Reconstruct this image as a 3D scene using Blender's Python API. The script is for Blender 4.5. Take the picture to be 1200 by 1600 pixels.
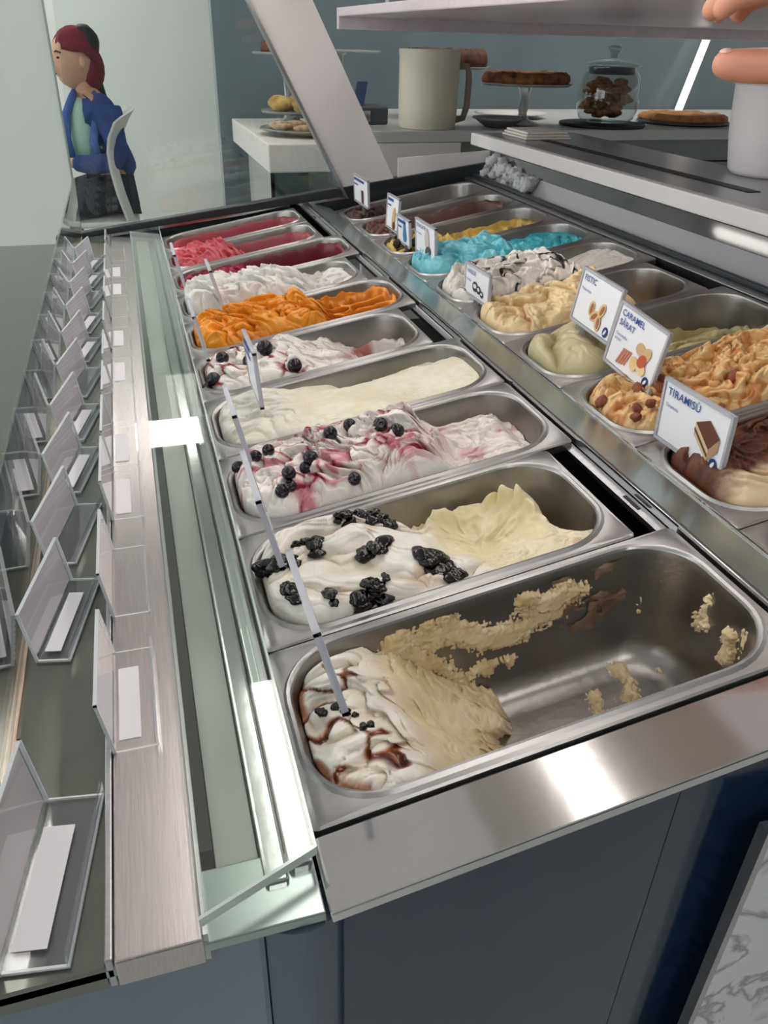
import bpy, bmesh, math, random
import numpy as np
from mathutils import Matrix, Vector
random.seed(4)
for o in list(bpy.data.objects): bpy.data.objects.remove(o, do_unlink=True)
SC = bpy.context.scene
COL = SC.collection
Z0 = 0.75                      # height of the front pan rail above the shop floor

# ------------------------------------------------------------------ camera
cd = bpy.data.cameras.new('camera'); cam = bpy.data.objects.new('camera', cd); COL.objects.link(cam)
cd.sensor_fit = 'HORIZONTAL'; cd.sensor_width = 36.0; cd.lens = 36.97; cd.clip_start = 0.01; cd.clip_end = 60
def unit(a): return a/np.linalg.norm(a)
F = 1232.28
_Y = unit(np.array([171-600., 50-800., F])); _Z = -unit(np.array([547-600., 2855-800., F])); _X = np.cross(_Y, _Z)
Rm = np.array([_X, _Y, _Z])    # world axes expressed in the lens frame
cx_, cy_, cz_ = Rm @ np.array([1., 0, 0]), Rm @ np.array([0, -1., 0]), Rm @ np.array([0, 0, -1.])
cam.matrix_world = Matrix(((cx_[0], cy_[0], cz_[0], -0.053), (cx_[1], cy_[1], cz_[1], -0.308), (cx_[2], cy_[2], cz_[2], 0.416+Z0), (0, 0, 0, 1)))
SC.camera = cam

# ------------------------------------------------------------------ world, exposure
w = bpy.data.worlds.new('world'); SC.world = w; w.use_nodes = True
bg = w.node_tree.nodes['Background']; bg.inputs[0].default_value = (0.96, 0.97, 1.0, 1); bg.inputs[1].default_value = 2.6
vs = SC.view_settings; vs.view_transform = 'Standard'; vs.look = 'None'; vs.gamma = 1.0; vs.use_curve_mapping = False; vs.exposure = 0.16
LAMP_CEIL, LAMP_LED = 11.0, 9.0
SC.cycles.transparent_max_bounces = 32

# ------------------------------------------------------------------ materials
def s2l(c):
    return tuple(((v/255)/12.92 if v/255 <= .04045 else ((v/255+.055)/1.055)**2.4) for v in c)
MATS = {}
def mat(name, rgb=(200, 200, 200), rough=.5, metal=0., spec=.5, noise=0., nscale=30., bump=0., bscale=60., stretch=None, emit=None, trans=0., coat=0., rgb2=None, ior=1.45, sss=0.):
    if name in MATS: return MATS[name]
    m = bpy.data.materials.new(name); m.use_nodes = True; MATS[name] = m
    nt = m.node_tree; b = nt.nodes['Principled BSDF']
    c = s2l(rgb)
    b.inputs['Base Color'].default_value = (*c, 1); b.inputs['Roughness'].default_value = rough; b.inputs['Metallic'].default_value = metal
    b.inputs['Specular IOR Level'].default_value = spec; b.inputs['IOR'].default_value = ior
    b.inputs['Transmission Weight'].default_value = trans; b.inputs['Coat Weight'].default_value = coat
    if sss: b.inputs['Subsurface Weight'].default_value = sss; b.inputs['Subsurface Radius'].default_value = (.006, .004, .003)
    if emit: b.inputs['Emission Color'].default_value = (*s2l(rgb), 1); b.inputs['Emission Strength'].default_value = emit
    tc = nt.nodes.new('ShaderNodeTexCoord'); mp = nt.nodes.new('ShaderNodeMapping'); nt.links.new(tc.outputs['Object'], mp.inputs[0])
    if stretch: mp.inputs['Scale'].default_value = stretch
    n = nt.nodes.new('ShaderNodeTexNoise'); n.inputs['Scale'].default_value = nscale; n.inputs['Detail'].default_value = 5
    nt.links.new(mp.outputs[0], n.inputs['Vector'])
    if noise or rgb2:
        mx = nt.nodes.new('ShaderNodeMix'); mx.data_type = 'RGBA'
        c2 = s2l(rgb2) if rgb2 else tuple(v*(1-noise) for v in c)
        mx.inputs[6].default_value = (*c, 1); mx.inputs[7].default_value = (*c2, 1)
        rp = nt.nodes.new('ShaderNodeMapRange'); rp.inputs[1].default_value = .35; rp.inputs[2].default_value = .68
        nt.links.new(n.outputs['Fac'], rp.inputs[0]); nt.links.new(rp.outputs[0], mx.inputs[0]); nt.links.new(mx.outputs[2], b.inputs['Base Color'])
    if bump:
        n2 = nt.nodes.new('ShaderNodeTexNoise'); n2.inputs['Scale'].default_value = bscale; n2.inputs['Detail'].default_value = 4
        nt.links.new(mp.outputs[0], n2.inputs['Vector'])
        bp = nt.nodes.new('ShaderNodeBump'); bp.inputs['Strength'].default_value = bump; bp.inputs['Distance'].default_value = .004
        nt.links.new(n2.outputs['Fac'], bp.inputs['Height']); nt.links.new(bp.outputs[0], b.inputs['Normal'])
    return m
def pane(name, tint=(235, 245, 240), f0=.04, rough=.0):
    """window glass: clear in the middle, mirror-like at grazing angles on either face"""
    if name in MATS: return MATS[name]
    m = bpy.data.materials.new(name); m.use_nodes = True; MATS[name] = m; nt = m.node_tree; nt.nodes.clear()
    out = nt.nodes.new('ShaderNodeOutputMaterial'); mx = nt.nodes.new('ShaderNodeMixShader'); tr = nt.nodes.new('ShaderNodeBsdfTransparent'); gl = nt.nodes.new('ShaderNodeBsdfGlossy')
    tr.inputs[0].default_value = (*s2l(tint), 1); gl.inputs['Roughness'].default_value = rough; gl.inputs[0].default_value = (1, 1, 1, 1)
    lw = nt.nodes.new('ShaderNodeLayerWeight'); lw.inputs[0].default_value = .5
    p = nt.nodes.new('ShaderNodeMath'); p.operation = 'POWER'; p.inputs[1].default_value = 5.0; nt.links.new(lw.outputs['Facing'], p.inputs[0])
    a = nt.nodes.new('ShaderNodeMath'); a.operation = 'MULTIPLY_ADD'; a.inputs[1].default_value = 1-f0; a.inputs[2].default_value = f0; nt.links.new(p.outputs[0], a.inputs[0])
    nt.links.new(a.outputs[0], mx.inputs[0]); nt.links.new(tr.outputs[0], mx.inputs[1]); nt.links.new(gl.outputs[0], mx.inputs[2]); nt.links.new(mx.outputs[0], out.inputs[0])
    return m
M_STEEL = mat('brushed_steel', (184, 184, 187), .30, 1., noise=.12, nscale=14, bump=.06, bscale=90, stretch=(2, 30, 2))
M_PAN = mat('pan_steel', (176, 174, 174), .36, 1., noise=.15, nscale=9, bump=.04, bscale=240, stretch=(1, 5, 1))
M_PANIN = mat('pan_inner_steel', (158, 155, 152), .34, 1., noise=.25, nscale=14, bump=.10, bscale=120, stretch=(1, 1, 1))
M_POLISH = mat('polished_steel', (205, 205, 205), .10, 1., noise=.06, nscale=8, bump=.015, bscale=60)
M_DARKPOL = mat('smoked_ledge', (118, 122, 114), .14, 0.6, noise=.1, nscale=30)
M_LEDGE = mat('brushed_ledge', (196, 189, 188), .24, 1., noise=.14, nscale=22, bump=.05, bscale=120, stretch=(40, 1.2, 4))
M_DIVIDER = mat('divider_steel', (160, 172, 169), .24, .75, noise=.12, nscale=12)
M_BLACK = mat('black_void', (12, 14, 18), .5)
M_NAVY = mat('navy_gloss', (24, 42, 66), .16, 0., spec=.5, noise=.15, nscale=3, coat=.2)
M_NAVY2 = mat('navy_reflection', (92, 108, 124), .2, 0., spec=.6, coat=.4)  # lighter navy for the left end panel, floor reflection put into its colour
M_FRAME = mat('dark_frame', (66, 72, 76), .25, .6)
M_WHITE = mat('white_laminate', (226, 222, 221), .38)
M_WHITE2 = mat('white_solid_surface', (232, 228, 224), .32)
M_GLASS = pane('case_glass', (250, 252, 251))
M_GLASSG = pane('green_float_glass', (247, 250, 248), .06)
M_ACRYL = pane('clear_acrylic', (246, 247, 250), .07, .02)
M_ACRYLF = mat('acrylic_edge', (214, 216, 224), .12, 0., spec=.8, trans=.0)
M_PAPER = mat('white_paper', (240, 239, 243), .7)
M_INK = mat('blue_ink', (44, 78, 150), .6)
M_INKG = mat('grey_ink', (120, 124, 136), .6)
M_RUBBER = mat('black_rubber', (26, 28, 30), .55)

# ------------------------------------------------------------------ object helpers
def rel(o, p): return tuple(a-b for a, b in zip(p, o))
def me_from(name, verts, faces, material=None, smooth=False, col=None, wet=None):
    me = bpy.data.meshes.new(name); me.from_pydata([tuple(map(float, v)) for v in verts], [], faces); me.update()
    if smooth: me.polygons.foreach_set('use_smooth', [True]*len(me.polygons))
    if col is not None:
        a = me.color_attributes.new('Col', 'FLOAT_COLOR', 'POINT'); c = np.ones((len(verts), 4), dtype=np.float32); c[:, :3] = col; a.data.foreach_set('color', c.ravel())
    if wet is not None:
        a = me.attributes.new('Wet', 'FLOAT', 'POINT'); a.data.foreach_set('value', np.asarray(wet, dtype=np.float32))
    if material: me.materials.append(material)
    return me
ORG = {}
def tag(o, label=None, cat=None, group=None, kind=None):
    if label: o['label'] = label
    if cat: o['category'] = cat
    if group: o['group'] = group
    if kind: o['kind'] = kind
    return o
def thing(name, label, cat, loc=(0, 0, 0), group=None, matrix=None, kind=None):
    o = bpy.data.objects.new(name, None); o.empty_display_size = .02; COL.objects.link(o)
    o.location = (loc[0], loc[1], loc[2]+Z0); ORG[o] = tuple(loc)
    if matrix is not None:
        m = matrix.copy(); m.translation.z += Z0; o.matrix_world = m; ORG[o] = None
    return tag(o, label, cat, group, kind)
def add(name, data, parent=None, org=(0, 0, 0)):
    """data = (verts, faces[, smooth]) in shop coordinates (or in the parent's own frame when that has a matrix)"""
    mesh = data
    o = bpy.data.objects.new(name, mesh); COL.objects.link(o)
    if parent is not None: o.parent = parent
    else: o.location = (0, 0, Z0)
    return o
class MB:
    def __init__(s): s.v = []; s.f = []
    def box(s, a, b):
        n = len(s.v); x0, y0, z0 = a; x1, y1, z1 = b
        s.v += [(x0, y0, z0), (x1, y0, z0), (x1, y1, z0), (x0, y1, z0), (x0, y0, z1), (x1, y0, z1), (x1, y1, z1), (x0, y1, z1)]
        s.f += [tuple(n+i for i in q) for q in ((0, 3, 2, 1), (4, 5, 6, 7), (0, 1, 5, 4), (1, 2, 6, 5), (2, 3, 7, 6), (3, 0, 4, 7))]; return s
    def hexa(s, p):
        n = len(s.v); s.v += list(p); s.f += [tuple(n+i for i in q) for q in ((0, 3, 2, 1), (4, 5, 6, 7), (0, 1, 5, 4), (1, 2, 6, 5), (2, 3, 7, 6), (3, 0, 4, 7))]; return s
    def prism(s, poly, axis, a, b):
        """poly: 2D outline; axis 'y' -> (x,z) outline extruded a..b along y; 'z' -> (x,y) outline; 'x' -> (y,z) outline"""
        n = len(s.v); k = len(poly)
        f = {'y': lambda p, t: (p[0], t, p[1]), 'z': lambda p, t: (p[0], p[1], t), 'x': lambda p, t: (t, p[0], p[1])}[axis]
        s.v += [f(p, a) for p in poly]+[f(p, b) for p in poly]
        s.f += [tuple(n+i for i in range(k))[::-1], tuple(n+k+i for i in range(k))]+[(n+i, n+(i+1) % k, n+k+(i+1) % k, n+k+i) for i in range(k)]; return s
    def tube(s, pts, rad, seg=10, caps=True):
        pts = [Vector(p) for p in pts]; n = len(s.v); rads = rad if hasattr(rad, '__len__') else [rad]*len(pts)
        for i, p in enumerate(pts):
            d = (pts[min(i+1, len(pts)-1)]-pts[max(i-1, 0)]).normalized()
            u = d.orthogonal().normalized() if i == 0 else (pu-d*pu.dot(d)).normalized()
            pu = u; v = d.cross(u)
            s.v += [tuple(p+(u*math.cos(2*math.pi*j/seg)+v*math.sin(2*math.pi*j/seg))*rads[i]) for j in range(seg)]
        for i in range(len(pts)-1):
            s.f += [(n+i*seg+j, n+i*seg+(j+1) % seg, n+(i+1)*seg+(j+1) % seg, n+(i+1)*seg+j) for j in range(seg)]
        if caps:
            s.f += [tuple(n+j for j in range(seg))[::-1], tuple(n+(len(pts)-1)*seg+j for j in range(seg))]
        return s
    def lathe(s, prof, c=(0, 0, 0), seg=28, a0=0., a1=2*math.pi):
        n = len(s.v); k = len(prof); full = abs(a1-a0-2*math.pi) < 1e-6; m = seg if full else seg+1
        for j in range(m):
            a = a0+(a1-a0)*j/seg
            s.v += [(c[0]+r*math.cos(a), c[1]+r*math.sin(a), c[2]+z) for r, z in prof]
        for j in range(seg):
            j2 = (j+1) % m
            s.f += [(n+j*k+i, n+j2*k+i, n+j2*k+i+1, n+j*k+i+1) for i in range(k-1)]
        return s
    def blob(s, c, r, seed=0, amp=.25, seg=12, fr=2.2):
        n = len(s.v); rx, ry, rz = r if hasattr(r, '__len__') else (r, r, r); rows = seg//2+1
        rs = random.Random(seed); ph = [(rs.uniform(0, 6), rs.uniform(.6, 1.4)*fr, rs.uniform(-1, 1), rs.uniform(-1, 1), rs.uniform(-1, 1)) for _ in range(5)]
        def dsp(d): return 1+amp*sum(math.sin(q[0]+q[1]*2*(q[2]*d[0]+q[3]*d[1]+q[4]*d[2])) for q in ph)/2.6
        for i in range(rows+1):
            t = math.pi*i/rows
            for j in range(seg):
                d = (math.sin(t)*math.cos(2*math.pi*j/seg), math.sin(t)*math.sin(2*math.pi*j/seg), math.cos(t)); k = dsp(d)
                s.v.append((c[0]+rx*d[0]*k, c[1]+ry*d[1]*k, c[2]+rz*d[2]*k))
        for i in range(rows):
            s.f += [(n+i*seg+j, n+(i+1)*seg+j, n+(i+1)*seg+(j+1) % seg, n+i*seg+(j+1) % seg) for j in range(seg)]
        return s
    def build(s, name, material, parent=None, smooth=False, origin=None, bevel=0., sharp=None):
        o0 = (0, 0, 0)
        if parent is not None and ORG.get(parent) is not None: o0 = ORG[parent]
        elif parent is None:
            if origin is None:
                a = np.array(s.v); origin = (float(a[:, 0].mean()), float(a[:, 1].mean()), float(a[:, 2].min()))
            o0 = origin
        me = me_from(name, [rel(o0, p) for p in s.v], s.f, material, smooth)
        bmx = bmesh.new(); bmx.from_mesh(me); bmesh.ops.remove_doubles(bmx, verts=bmx.verts, dist=1e-6); bmesh.ops.recalc_face_normals(bmx, faces=bmx.faces)
        if bevel: bmesh.ops.bevel(bmx, geom=[e for e in bmx.edges if e.calc_face_angle(0) > .6], offset=bevel, segments=2, profile=.5, affect='EDGES', clamp_overlap=True)
        if sharp:
            for e in bmx.edges: e.smooth = e.calc_face_angle(0) < sharp
        bmx.to_mesh(me); bmx.free()
        if smooth: me.polygons.foreach_set('use_smooth', [True]*len(me.polygons))
        o = bpy.data.objects.new(name, me); COL.objects.link(o); ORG[o] = o0
        if parent is not None:
            o.parent = parent
            if ORG.get(parent) is None: ORG[o] = None
        else: o.location = (o0[0], o0[1], o0[2]+Z0)
        return o
SUBORG = None
def text_mesh(body, size, bold=.0, align='LEFT'):
    cu = bpy.data.curves.new('lettering', 'FONT'); cu.body = body; cu.size = size; cu.offset = bold*size; cu.align_x = align; cu.resolution_u = 3; cu.space_character = 1.06
    t = bpy.data.objects.new('lettering', cu); COL.objects.link(t); bpy.context.view_layer.update()
    me = bpy.data.meshes.new_from_object(t.evaluated_get(bpy.context.evaluated_depsgraph_get()))
    bpy.data.objects.remove(t, do_unlink=True); return me
TH = math.radians(10.3); CT, ST = math.cos(TH), math.sin(TH)
def TL(s, y, d=0.): return (s*CT-d*ST, y, s*ST+d*CT)                    # front row of pans, tilted towards the customer
def TR(s, y, d=0.): return (.424+s*CT-d*ST, y, .048+s*ST+d*CT)          # rear row

# ------------------------------------------------------------------ noise
def _g(ix, iy, seed):
    n = (ix.astype(np.int64)*374761393+iy.astype(np.int64)*668265263+seed*974634777) & 0xffffffff
    n = ((n ^ (n >> 13))*1274126177) & 0xffffffff
    a = ((n ^ (n >> 16)) & 0xffff)/65536.*2*np.pi
    return np.cos(a), np.sin(a)
def noise(x, y, seed=0):
    x = np.asarray(x, float); y = np.asarray(y, float)
    x0 = np.floor(x); y0 = np.floor(y); fx = x-x0; fy = y-y0
    u = fx**3*(fx*(fx*6-15)+10); v = fy**3*(fy*(fy*6-15)+10); r = []
    for dx, dy in ((0, 0), (1, 0), (0, 1), (1, 1)):
        gx, gy = _g(x0+dx, y0+dy, seed); r.append(gx*(fx-dx)+gy*(fy-dy))
    return ((r[0]*(1-u)+r[1]*u)*(1-v)+(r[2]*(1-u)+r[3]*u)*v)*1.5
def fbm(x, y, seed=0, oct=4):
    t = 0; a = 1.; f = 1.
    for i in range(oct): t = t+a*noise(x*f, y*f, seed+i*17); a *= .5; f *= 2.03
    return t/1.6
def whip(S, Y, f, seed, ax=1., ay=1., warp=.7, fine=.35):
    """folded soft-serve relief: rounded lobes between sharp creases, 0..1"""
    x, y = S*f*ax, Y*f*ay
    wx = x+warp*noise(x*.7+3, y*.7, seed+1)+.3*warp*noise(x*1.9, y*1.9+7, seed+4); wy = y+warp*noise(x*.7, y*.7+9, seed+2)+.3*warp*noise(x*1.9+5, y*1.9, seed+5)
    b = np.abs(noise(wx, wy, seed)); b2 = np.abs(noise(wx*2.1+3*b, wy*2.1, seed+3)); b3 = np.abs(noise(wx*4.7, wy*4.7+2*b2, seed+6))
    return np.clip((np.sqrt(b)*.9+fine*np.sqrt(b2)+.3*fine*b3)/1.15, 0, 1.2)
def sm(a, b, x): t = np.clip((x-a)/(b-a), 0, 1); return t*t*(3-2*t)
def mixc(c1, c2, t): return c1*(1-t)[..., None]+c2*t[..., None]
def C(*c): return np.array(s2l(c))

# ------------------------------------------------------------------ ceiling lights of the room, and one added for the near end
def ceiling_light(x, y, sx, sy, label):
    t = thing('ceiling_light', label, 'light', (x, y, 2.0), 'flat ceiling light panels')
    MB().box((x-sx/2-.02, y-sy/2-.02, 2.0), (x+sx/2+.02, y+sy/2+.02, 2.05)).build('frame', M_WHITE, t)
    MB().box((x-sx/2, y-sy/2, 1.992), (x+sx/2, y+sy/2, 2.003)).build('diffuser', mat('lamp_diffuser', (255, 250, 244), .5, emit=LAMP_CEIL), t)
ceiling_light(.25, 1.5, .16, 1.5, 'white ceiling light panel above the display case')
ceiling_light(-1.6, 2.6, .3, 1.5, 'white ceiling light panel above the cafe tables')
ceiling_light(.2, -1.9, .35, 1.2, 'added light panel behind the camera, brightening the near end')  # unseen lamp added to lift the marble and the near end panels
ceiling_light(1.9, 1.0, .25, 1.5, 'white ceiling light panel above the serving side')
ceiling_light(-.6, 4.9, 1.6, .4, 'white ceiling light panel near the far wall')
ceiling_light(1.7, 2.45, 1.6, .3, 'long white ceiling light panel above the back counter')

# ------------------------------------------------------------------ the room
M_FLOOR = mat('floor_tile', (214, 216, 212), .3, noise=.15, nscale=4)
M_WALL = mat('wall_paint', (222, 227, 223), .6, noise=.04, nscale=2)
M_BARWALL = mat('bar_wall_panel', (104, 117, 122), .22, noise=.18, nscale=3, stretch=(1, 1, .4))
def struct(name, mb, m, **k): return tag(mb.build(name, m, **k), kind='structure')
XL, XR_, YB, YF, ZC = -3.6, 3.3, -3.2, 6.2, 2.05
fl = struct('floor', MB().box((XL, YB, -.80), (XR_, YF, -.75)), M_FLOOR)
struct('ceiling', MB().box((XL, YB, ZC), (XR_, YF, ZC+.05)), M_WHITE)
struct('wall_far', MB().box((XL, YF, -.75), (XR_, YF+.08, ZC)), M_WALL)
struct('wall_right', MB().box((XR_, YB, -.75), (XR_+.08, YF, ZC)), M_WALL)
struct('wall_behind', MB().box((XL, YB-.08, -.75), (XR_, YB, ZC)), mat('slate_wall', (104, 114, 122), .6))
struct('wall_bar', MB().box((.30, 3.02, -.75), (XR_, 3.10, ZC)), M_BARWALL)
lw_ = MB().box((XL-.1, YB, -.75), (XL, YF, -.35)).box((XL-.1, YB, 1.75), (XL, YF, ZC))
for yy in (-3.2, -.95, 1.3, 3.55, 6.1): lw_.box((XL-.1, yy, -.35), (XL, yy+.12, 1.75))
struct('wall_left', lw_, M_WALL)
for i, yy in enumerate((-3.08, -.83, 1.42, 3.67)):
    t = thing('window_%d' % (i+1), None, None, (XL-.05, yy, -.35), kind='structure')
    MB().box((XL-.06, yy, -.35), (XL-.05, yy+2.13 if i < 3 else yy+2.43, 1.75)).build('pane', M_GLASS, t)
    f_ = MB(); y1 = yy+2.13 if i < 3 else yy+2.43
    f_.box((XL-.08, yy, -.35), (XL-.03, yy+.05, 1.75)).box((XL-.08, y1-.05, -.35), (XL-.03, y1, 1.75)).box((XL-.08, yy, -.35), (XL-.03, y1, -.30)).box((XL-.08, yy, 1.70), (XL-.03, y1, 1.75))
    f_.build('window_frame', M_FRAME, t)

# ------------------------------------------------------------------ display case
NE, FE = -.052, 1.735             # near and far ends of the case
case = thing('display_case', 'long navy and stainless steel ice cream display case with glass front', 'display case', (0, NE, -.75))
# navy end body, in panels
MB().box((-.235, NE+.006, -.70), (-.034, NE+.03, -.012)).build('end_panel', M_NAVY2, case, bevel=.004)
sp = [(-.034, NE+.010)]+[(-.034+.044*k/12, NE+.008-.0075*math.sin(math.pi*k/12)) for k in range(13)]+[(.010, NE+.010), (.010, NE+.03), (-.034, NE+.03)]
MB().prism(sp, 'z', -.70, -.014).build('end_gasket', mat('gasket_grey', (78, 90, 104), .3), case)
ep = [(.010, 0), (.222, 0), (.222, .0), (.010, 0)]
MB().hexa([(.010, NE+.004, -.70), (.226, NE+.004, -.70), (.226, NE+.03, -.70), (.010, NE+.03, -.70), (.010, NE+.004, -.006), (.226, NE+.004, .034), (.226, NE+.03, .034), (.010, NE+.03, -.006)]).build('end_panel', M_NAVY, case, bevel=.002)
MB().hexa([(.227, NE+.010, -.70), (.860, NE+.010, -.70), (.860, NE+.03, -.70), (.227, NE+.03, -.70), (.227, NE+.010, .034), (.860, NE+.010, .06), (.860, NE+.03, .06), (.227, NE+.03, .034)]).build('end_panel', M_NAVY, case)
MB().box((-.235, NE+.03, -.75), (.86, FE, -.70)).build('plinth', M_BLACK, case)
MB().box((-.235, NE+.03, -.70), (-.225, FE, -.03)).build('front_panel', M_NAVY, case)
MB().box((.85, NE+.03, -.70), (.86, FE, .17)).build('rear_panel', M_STEEL, case)
MB().box((-.22, NE+.03, -.26), (.85, FE, -.25)).build('tank_floor', M_BLACK, case)
# near end steel ledge following the tilt of the pans
def slab(T, s0, s1, y0, y1, d0, d1): return [T(s0, y0, d0), T(s1, y0, d0), T(s1, y1, d0), T(s0, y1, d0), T(s0, y0, d1), T(s1, y0, d1), T(s1, y1, d1), T(s0, y1, d1)]
MB().hexa(slab(TL, .001, .372, NE, -.001, -.012, -.003)).build('end_ledge', M_POLISH, case, bevel=.0012)
MB().hexa(slab(TR, -.055, .375, NE, -.001, -.012, -.003)).build('end_ledge', M_POLISH, case, bevel=.0012)
MB().box((-.235, NE+.003, -.012), (0.0, -.004, -.004)).build('end_ledge', M_DIVIDER, case, bevel=.001)
# front rail of the pans
MB().box((-.030, -.026, -.03), (-.016, FE, .000)).build('front_rail', M_POLISH, case, bevel=.002)
MB().box((-.015, -.020, -.03), (-.001, FE, .003)).build('front_rail', M_STEEL, case, bevel=.003)
MB().box((-.0145, -.012, .003), (-.0075, FE, .010)).build('rail_glass', M_GLASSG, case, bevel=.001)
# glass shelf strip, dark slot, brushed ledge, smoked ledge, trims
MB().prism([(-.068, -.046), (-.0005, -.020), (-.0005, FE), (-.068, FE)], 'z', .0112, .0172).build('glass_shelf', M_GLASSG, case)
MB().prism([(-.068, -.0485), (-.0005, -.0225), (-.0005, -.0203), (-.068, -.0463)], 'z', .0108, .0176).build('shelf_edge', mat('glass_edge', (196, 208, 202), .12, spec=.8), case)
MB().prism([(-.0005, -.0225), (.0012, -.0215), (.0012, FE), (-.0005, FE)], 'z', .0108, .0176).build('shelf_edge', mat('glass_edge', (196, 208, 202)), case)
MB().box((-.056, .0, -.02), (-.031, FE, -.012)).build('shelf_bed', mat('green_bed', (186, 190, 184), .25, .1, noise=.2, nscale=8), case)
MB().box((-.066, .01, -.03), (-.057, FE, -.006)).build('slot', M_RUBBER, case)
MB().box((-.0672, NE+.004, -.02), (-.0645, FE, .0035)).build('ledge_trim', M_STEEL, case)
MB().box((-.113, NE+.002, -.02), (-.0672, FE, .002)).build('brushed_ledge', M_LEDGE, case, bevel=.0012)
MB().box((-.1175, NE+.003, -.02), (-.1135, FE, .004)).build('ledge_trim', M_STEEL, case, bevel=.0008)
MB().box((-.175, NE+.003, -.02), (-.118, FE, -.001)).build('smoked_ledge', M_DARKPOL, case)
MB().box((-.181, NE+.003, -.02), (-.175, FE, .004)).build('ledge_trim', mat('copper_trim', (196, 172, 156), .25, .9), case, bevel=.0008)
MB().box((-.75, NE+.003, -.05), (-.236, FE+.028, -.018)).build('reflection_slab', M_DARKPOL, case, bevel=.002)  # added slab; its dark tone stands in for the front pane's reflection
# upright front pane, leaning a little inwards
MB().hexa([(-.1795, NE+.01, .004), (-.1765, NE+.01, .004), (-.1765, FE, .004), (-.1795, FE, .004), (-.1745, NE+.01, .135), (-.1715, NE+.01, .135), (-.1715, FE, .135), (-.1745, FE, .135)]).build('front_glass', M_GLASS, case)
# divider between the two rows with its slotted trim
def strip(a, b, th=.006): # between two (x,z) lines
    (x0, z0), (x1, z1) = a, b
    return MB().hexa([(x0, -.03, z0-th), (x1, -.03, z1-th), (x1, FE, z1-th), (x0, FE, z0-th), (x0, -.03, z0), (x1, -.03, z1), (x1, FE, z1), (x0, FE, z0)])
strip((.360, .0665), (.418, .0515)).build('row_divider', M_DIVIDER, case)
strip((.3555, .069), (.3595, .069), .012).build('divider_trim', M_POLISH, case, bevel=.001)
strip((.4185, .0525), (.4225, .0525), .012).build('divider_trim', M_POLISH, case, bevel=.001)
MB().hexa(slab(TL, .3495, .3590, .0, FE, -.012, -.006)).build('row_channel', M_STEEL, case)
for k in range(5):
    MB().hexa(slab(TL, .3525, .3560, .21+.34*k, .235+.34*k, -.0065, -.0055)).build('channel_slot', M_RUBBER, case)
# rear rail and grey back wall of the tub
MB().hexa(slab(TR, .3605, .376, -.03, FE, -.02, .002)).build('rear_rail', M_STEEL, case, bevel=.002)
MB().hexa(slab(TR, .3765, .384, -.03, FE, -.02, .010)).build('rear_rail', M_FRAME, case, bevel=.002)
MB().hexa([(.806, -.03, .10), (.812, -.03, .10), (.812, FE, .10), (.806, FE, .10), (.838, -.03, .150), (.846, -.03, .150), (.846, FE, .150), (.838, FE, .150)]).build('tub_back', mat('grey_tub_back', (150, 150, 156), .35), case)
MB().hexa([(.839, -.03, .1505), (.845, -.03, .1505), (.845, FE, .1505), (.839, FE, .1505), (.850, -.03, .1745), (.856, -.03, .1745), (.856, FE, .1745), (.850, FE, .1745)]).build('rear_glass', mat('smoked_back_glass', (62, 66, 68), .06, 0., spec=.9), case)
# serving counter
MB().box((.850, NE, .175), (.872, FE+.15, .205)).build('counter_edge', M_WHITE, case, bevel=.003)
MB().box((.872, NE, .175), (1.16, FE+.15, .203)).build('counter_top', M_STEEL, case, bevel=.002)
MB().box((.965, .9, .2032), (.992, 1.72, .2042)).build('counter_groove', M_RUBBER, case)
MB().box((1.10, NE+.03, -.75), (1.15, FE+.1, .175)).build('counter_panel', M_WHITE, case)
# far end: sill, end glass, slanted white upright
MB().hexa([(-.235, FE+.001, -.02), (.85, FE+.001, -.02), (.85, FE+.03, -.02), (-.235, FE+.03, -.02), (-.235, FE+.001, .002), (.85, FE+.001, .150), (.85, FE+.03, .150), (-.235, FE+.03, .002)]).build('end_sill', M_FRAME, case, bevel=.002)
MB().hexa([(-.16, FE-.012, -.004), (.46, FE-.012, .072), (.46, FE-.002, .072), (-.16, FE-.002, -.004), (-.16, FE-.012, .002), (.46, FE-.012, .078), (.46, FE-.002, .078), (-.16, FE-.002, .002)]).build('end_trim', M_POLISH, case)
MB().hexa([(-.177, FE+.004, .004), (.462, FE+.004, .085), (.462, FE+.010, .085), (-.177, FE+.010, .004), (-.155, FE+.004, .52), (.235, FE+.004, .52), (.235, FE+.010, .52), (-.155, FE+.010, .52)]).build('end_glass', M_GLASS, case)
MB().hexa([(.470, FE+.006, .070), (.598, FE+.006, .098), (.598, FE+.03, .098), (.470, FE+.03, .070), (.228, FE+.006, .52), (.372, FE+.006, .52), (.372, FE+.03, .52), (.228, FE+.03, .52)]).build('end_upright', M_WHITE, case, bevel=.002)
MB().hexa([(.462, FE, .070), (.470, FE, .070), (.470, FE+.03, .070), (.462, FE+.03, .070), (.222, FE, .52), (.229, FE, .52), (.229, FE+.03, .52), (.222, FE+.03, .52)]).build('end_glass_frame', M_STEEL, case)
MB().hexa([(.602, FE+.012, .10), (.85, FE+.012, .150), (.85, FE+.018, .150), (.602, FE+.018, .10), (.602, FE+.012, .16), (.85, FE+.012, .175), (.85, FE+.018, .175), (.602, FE+.018, .16)]).build('end_infill', M_WHITE, case)
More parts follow.
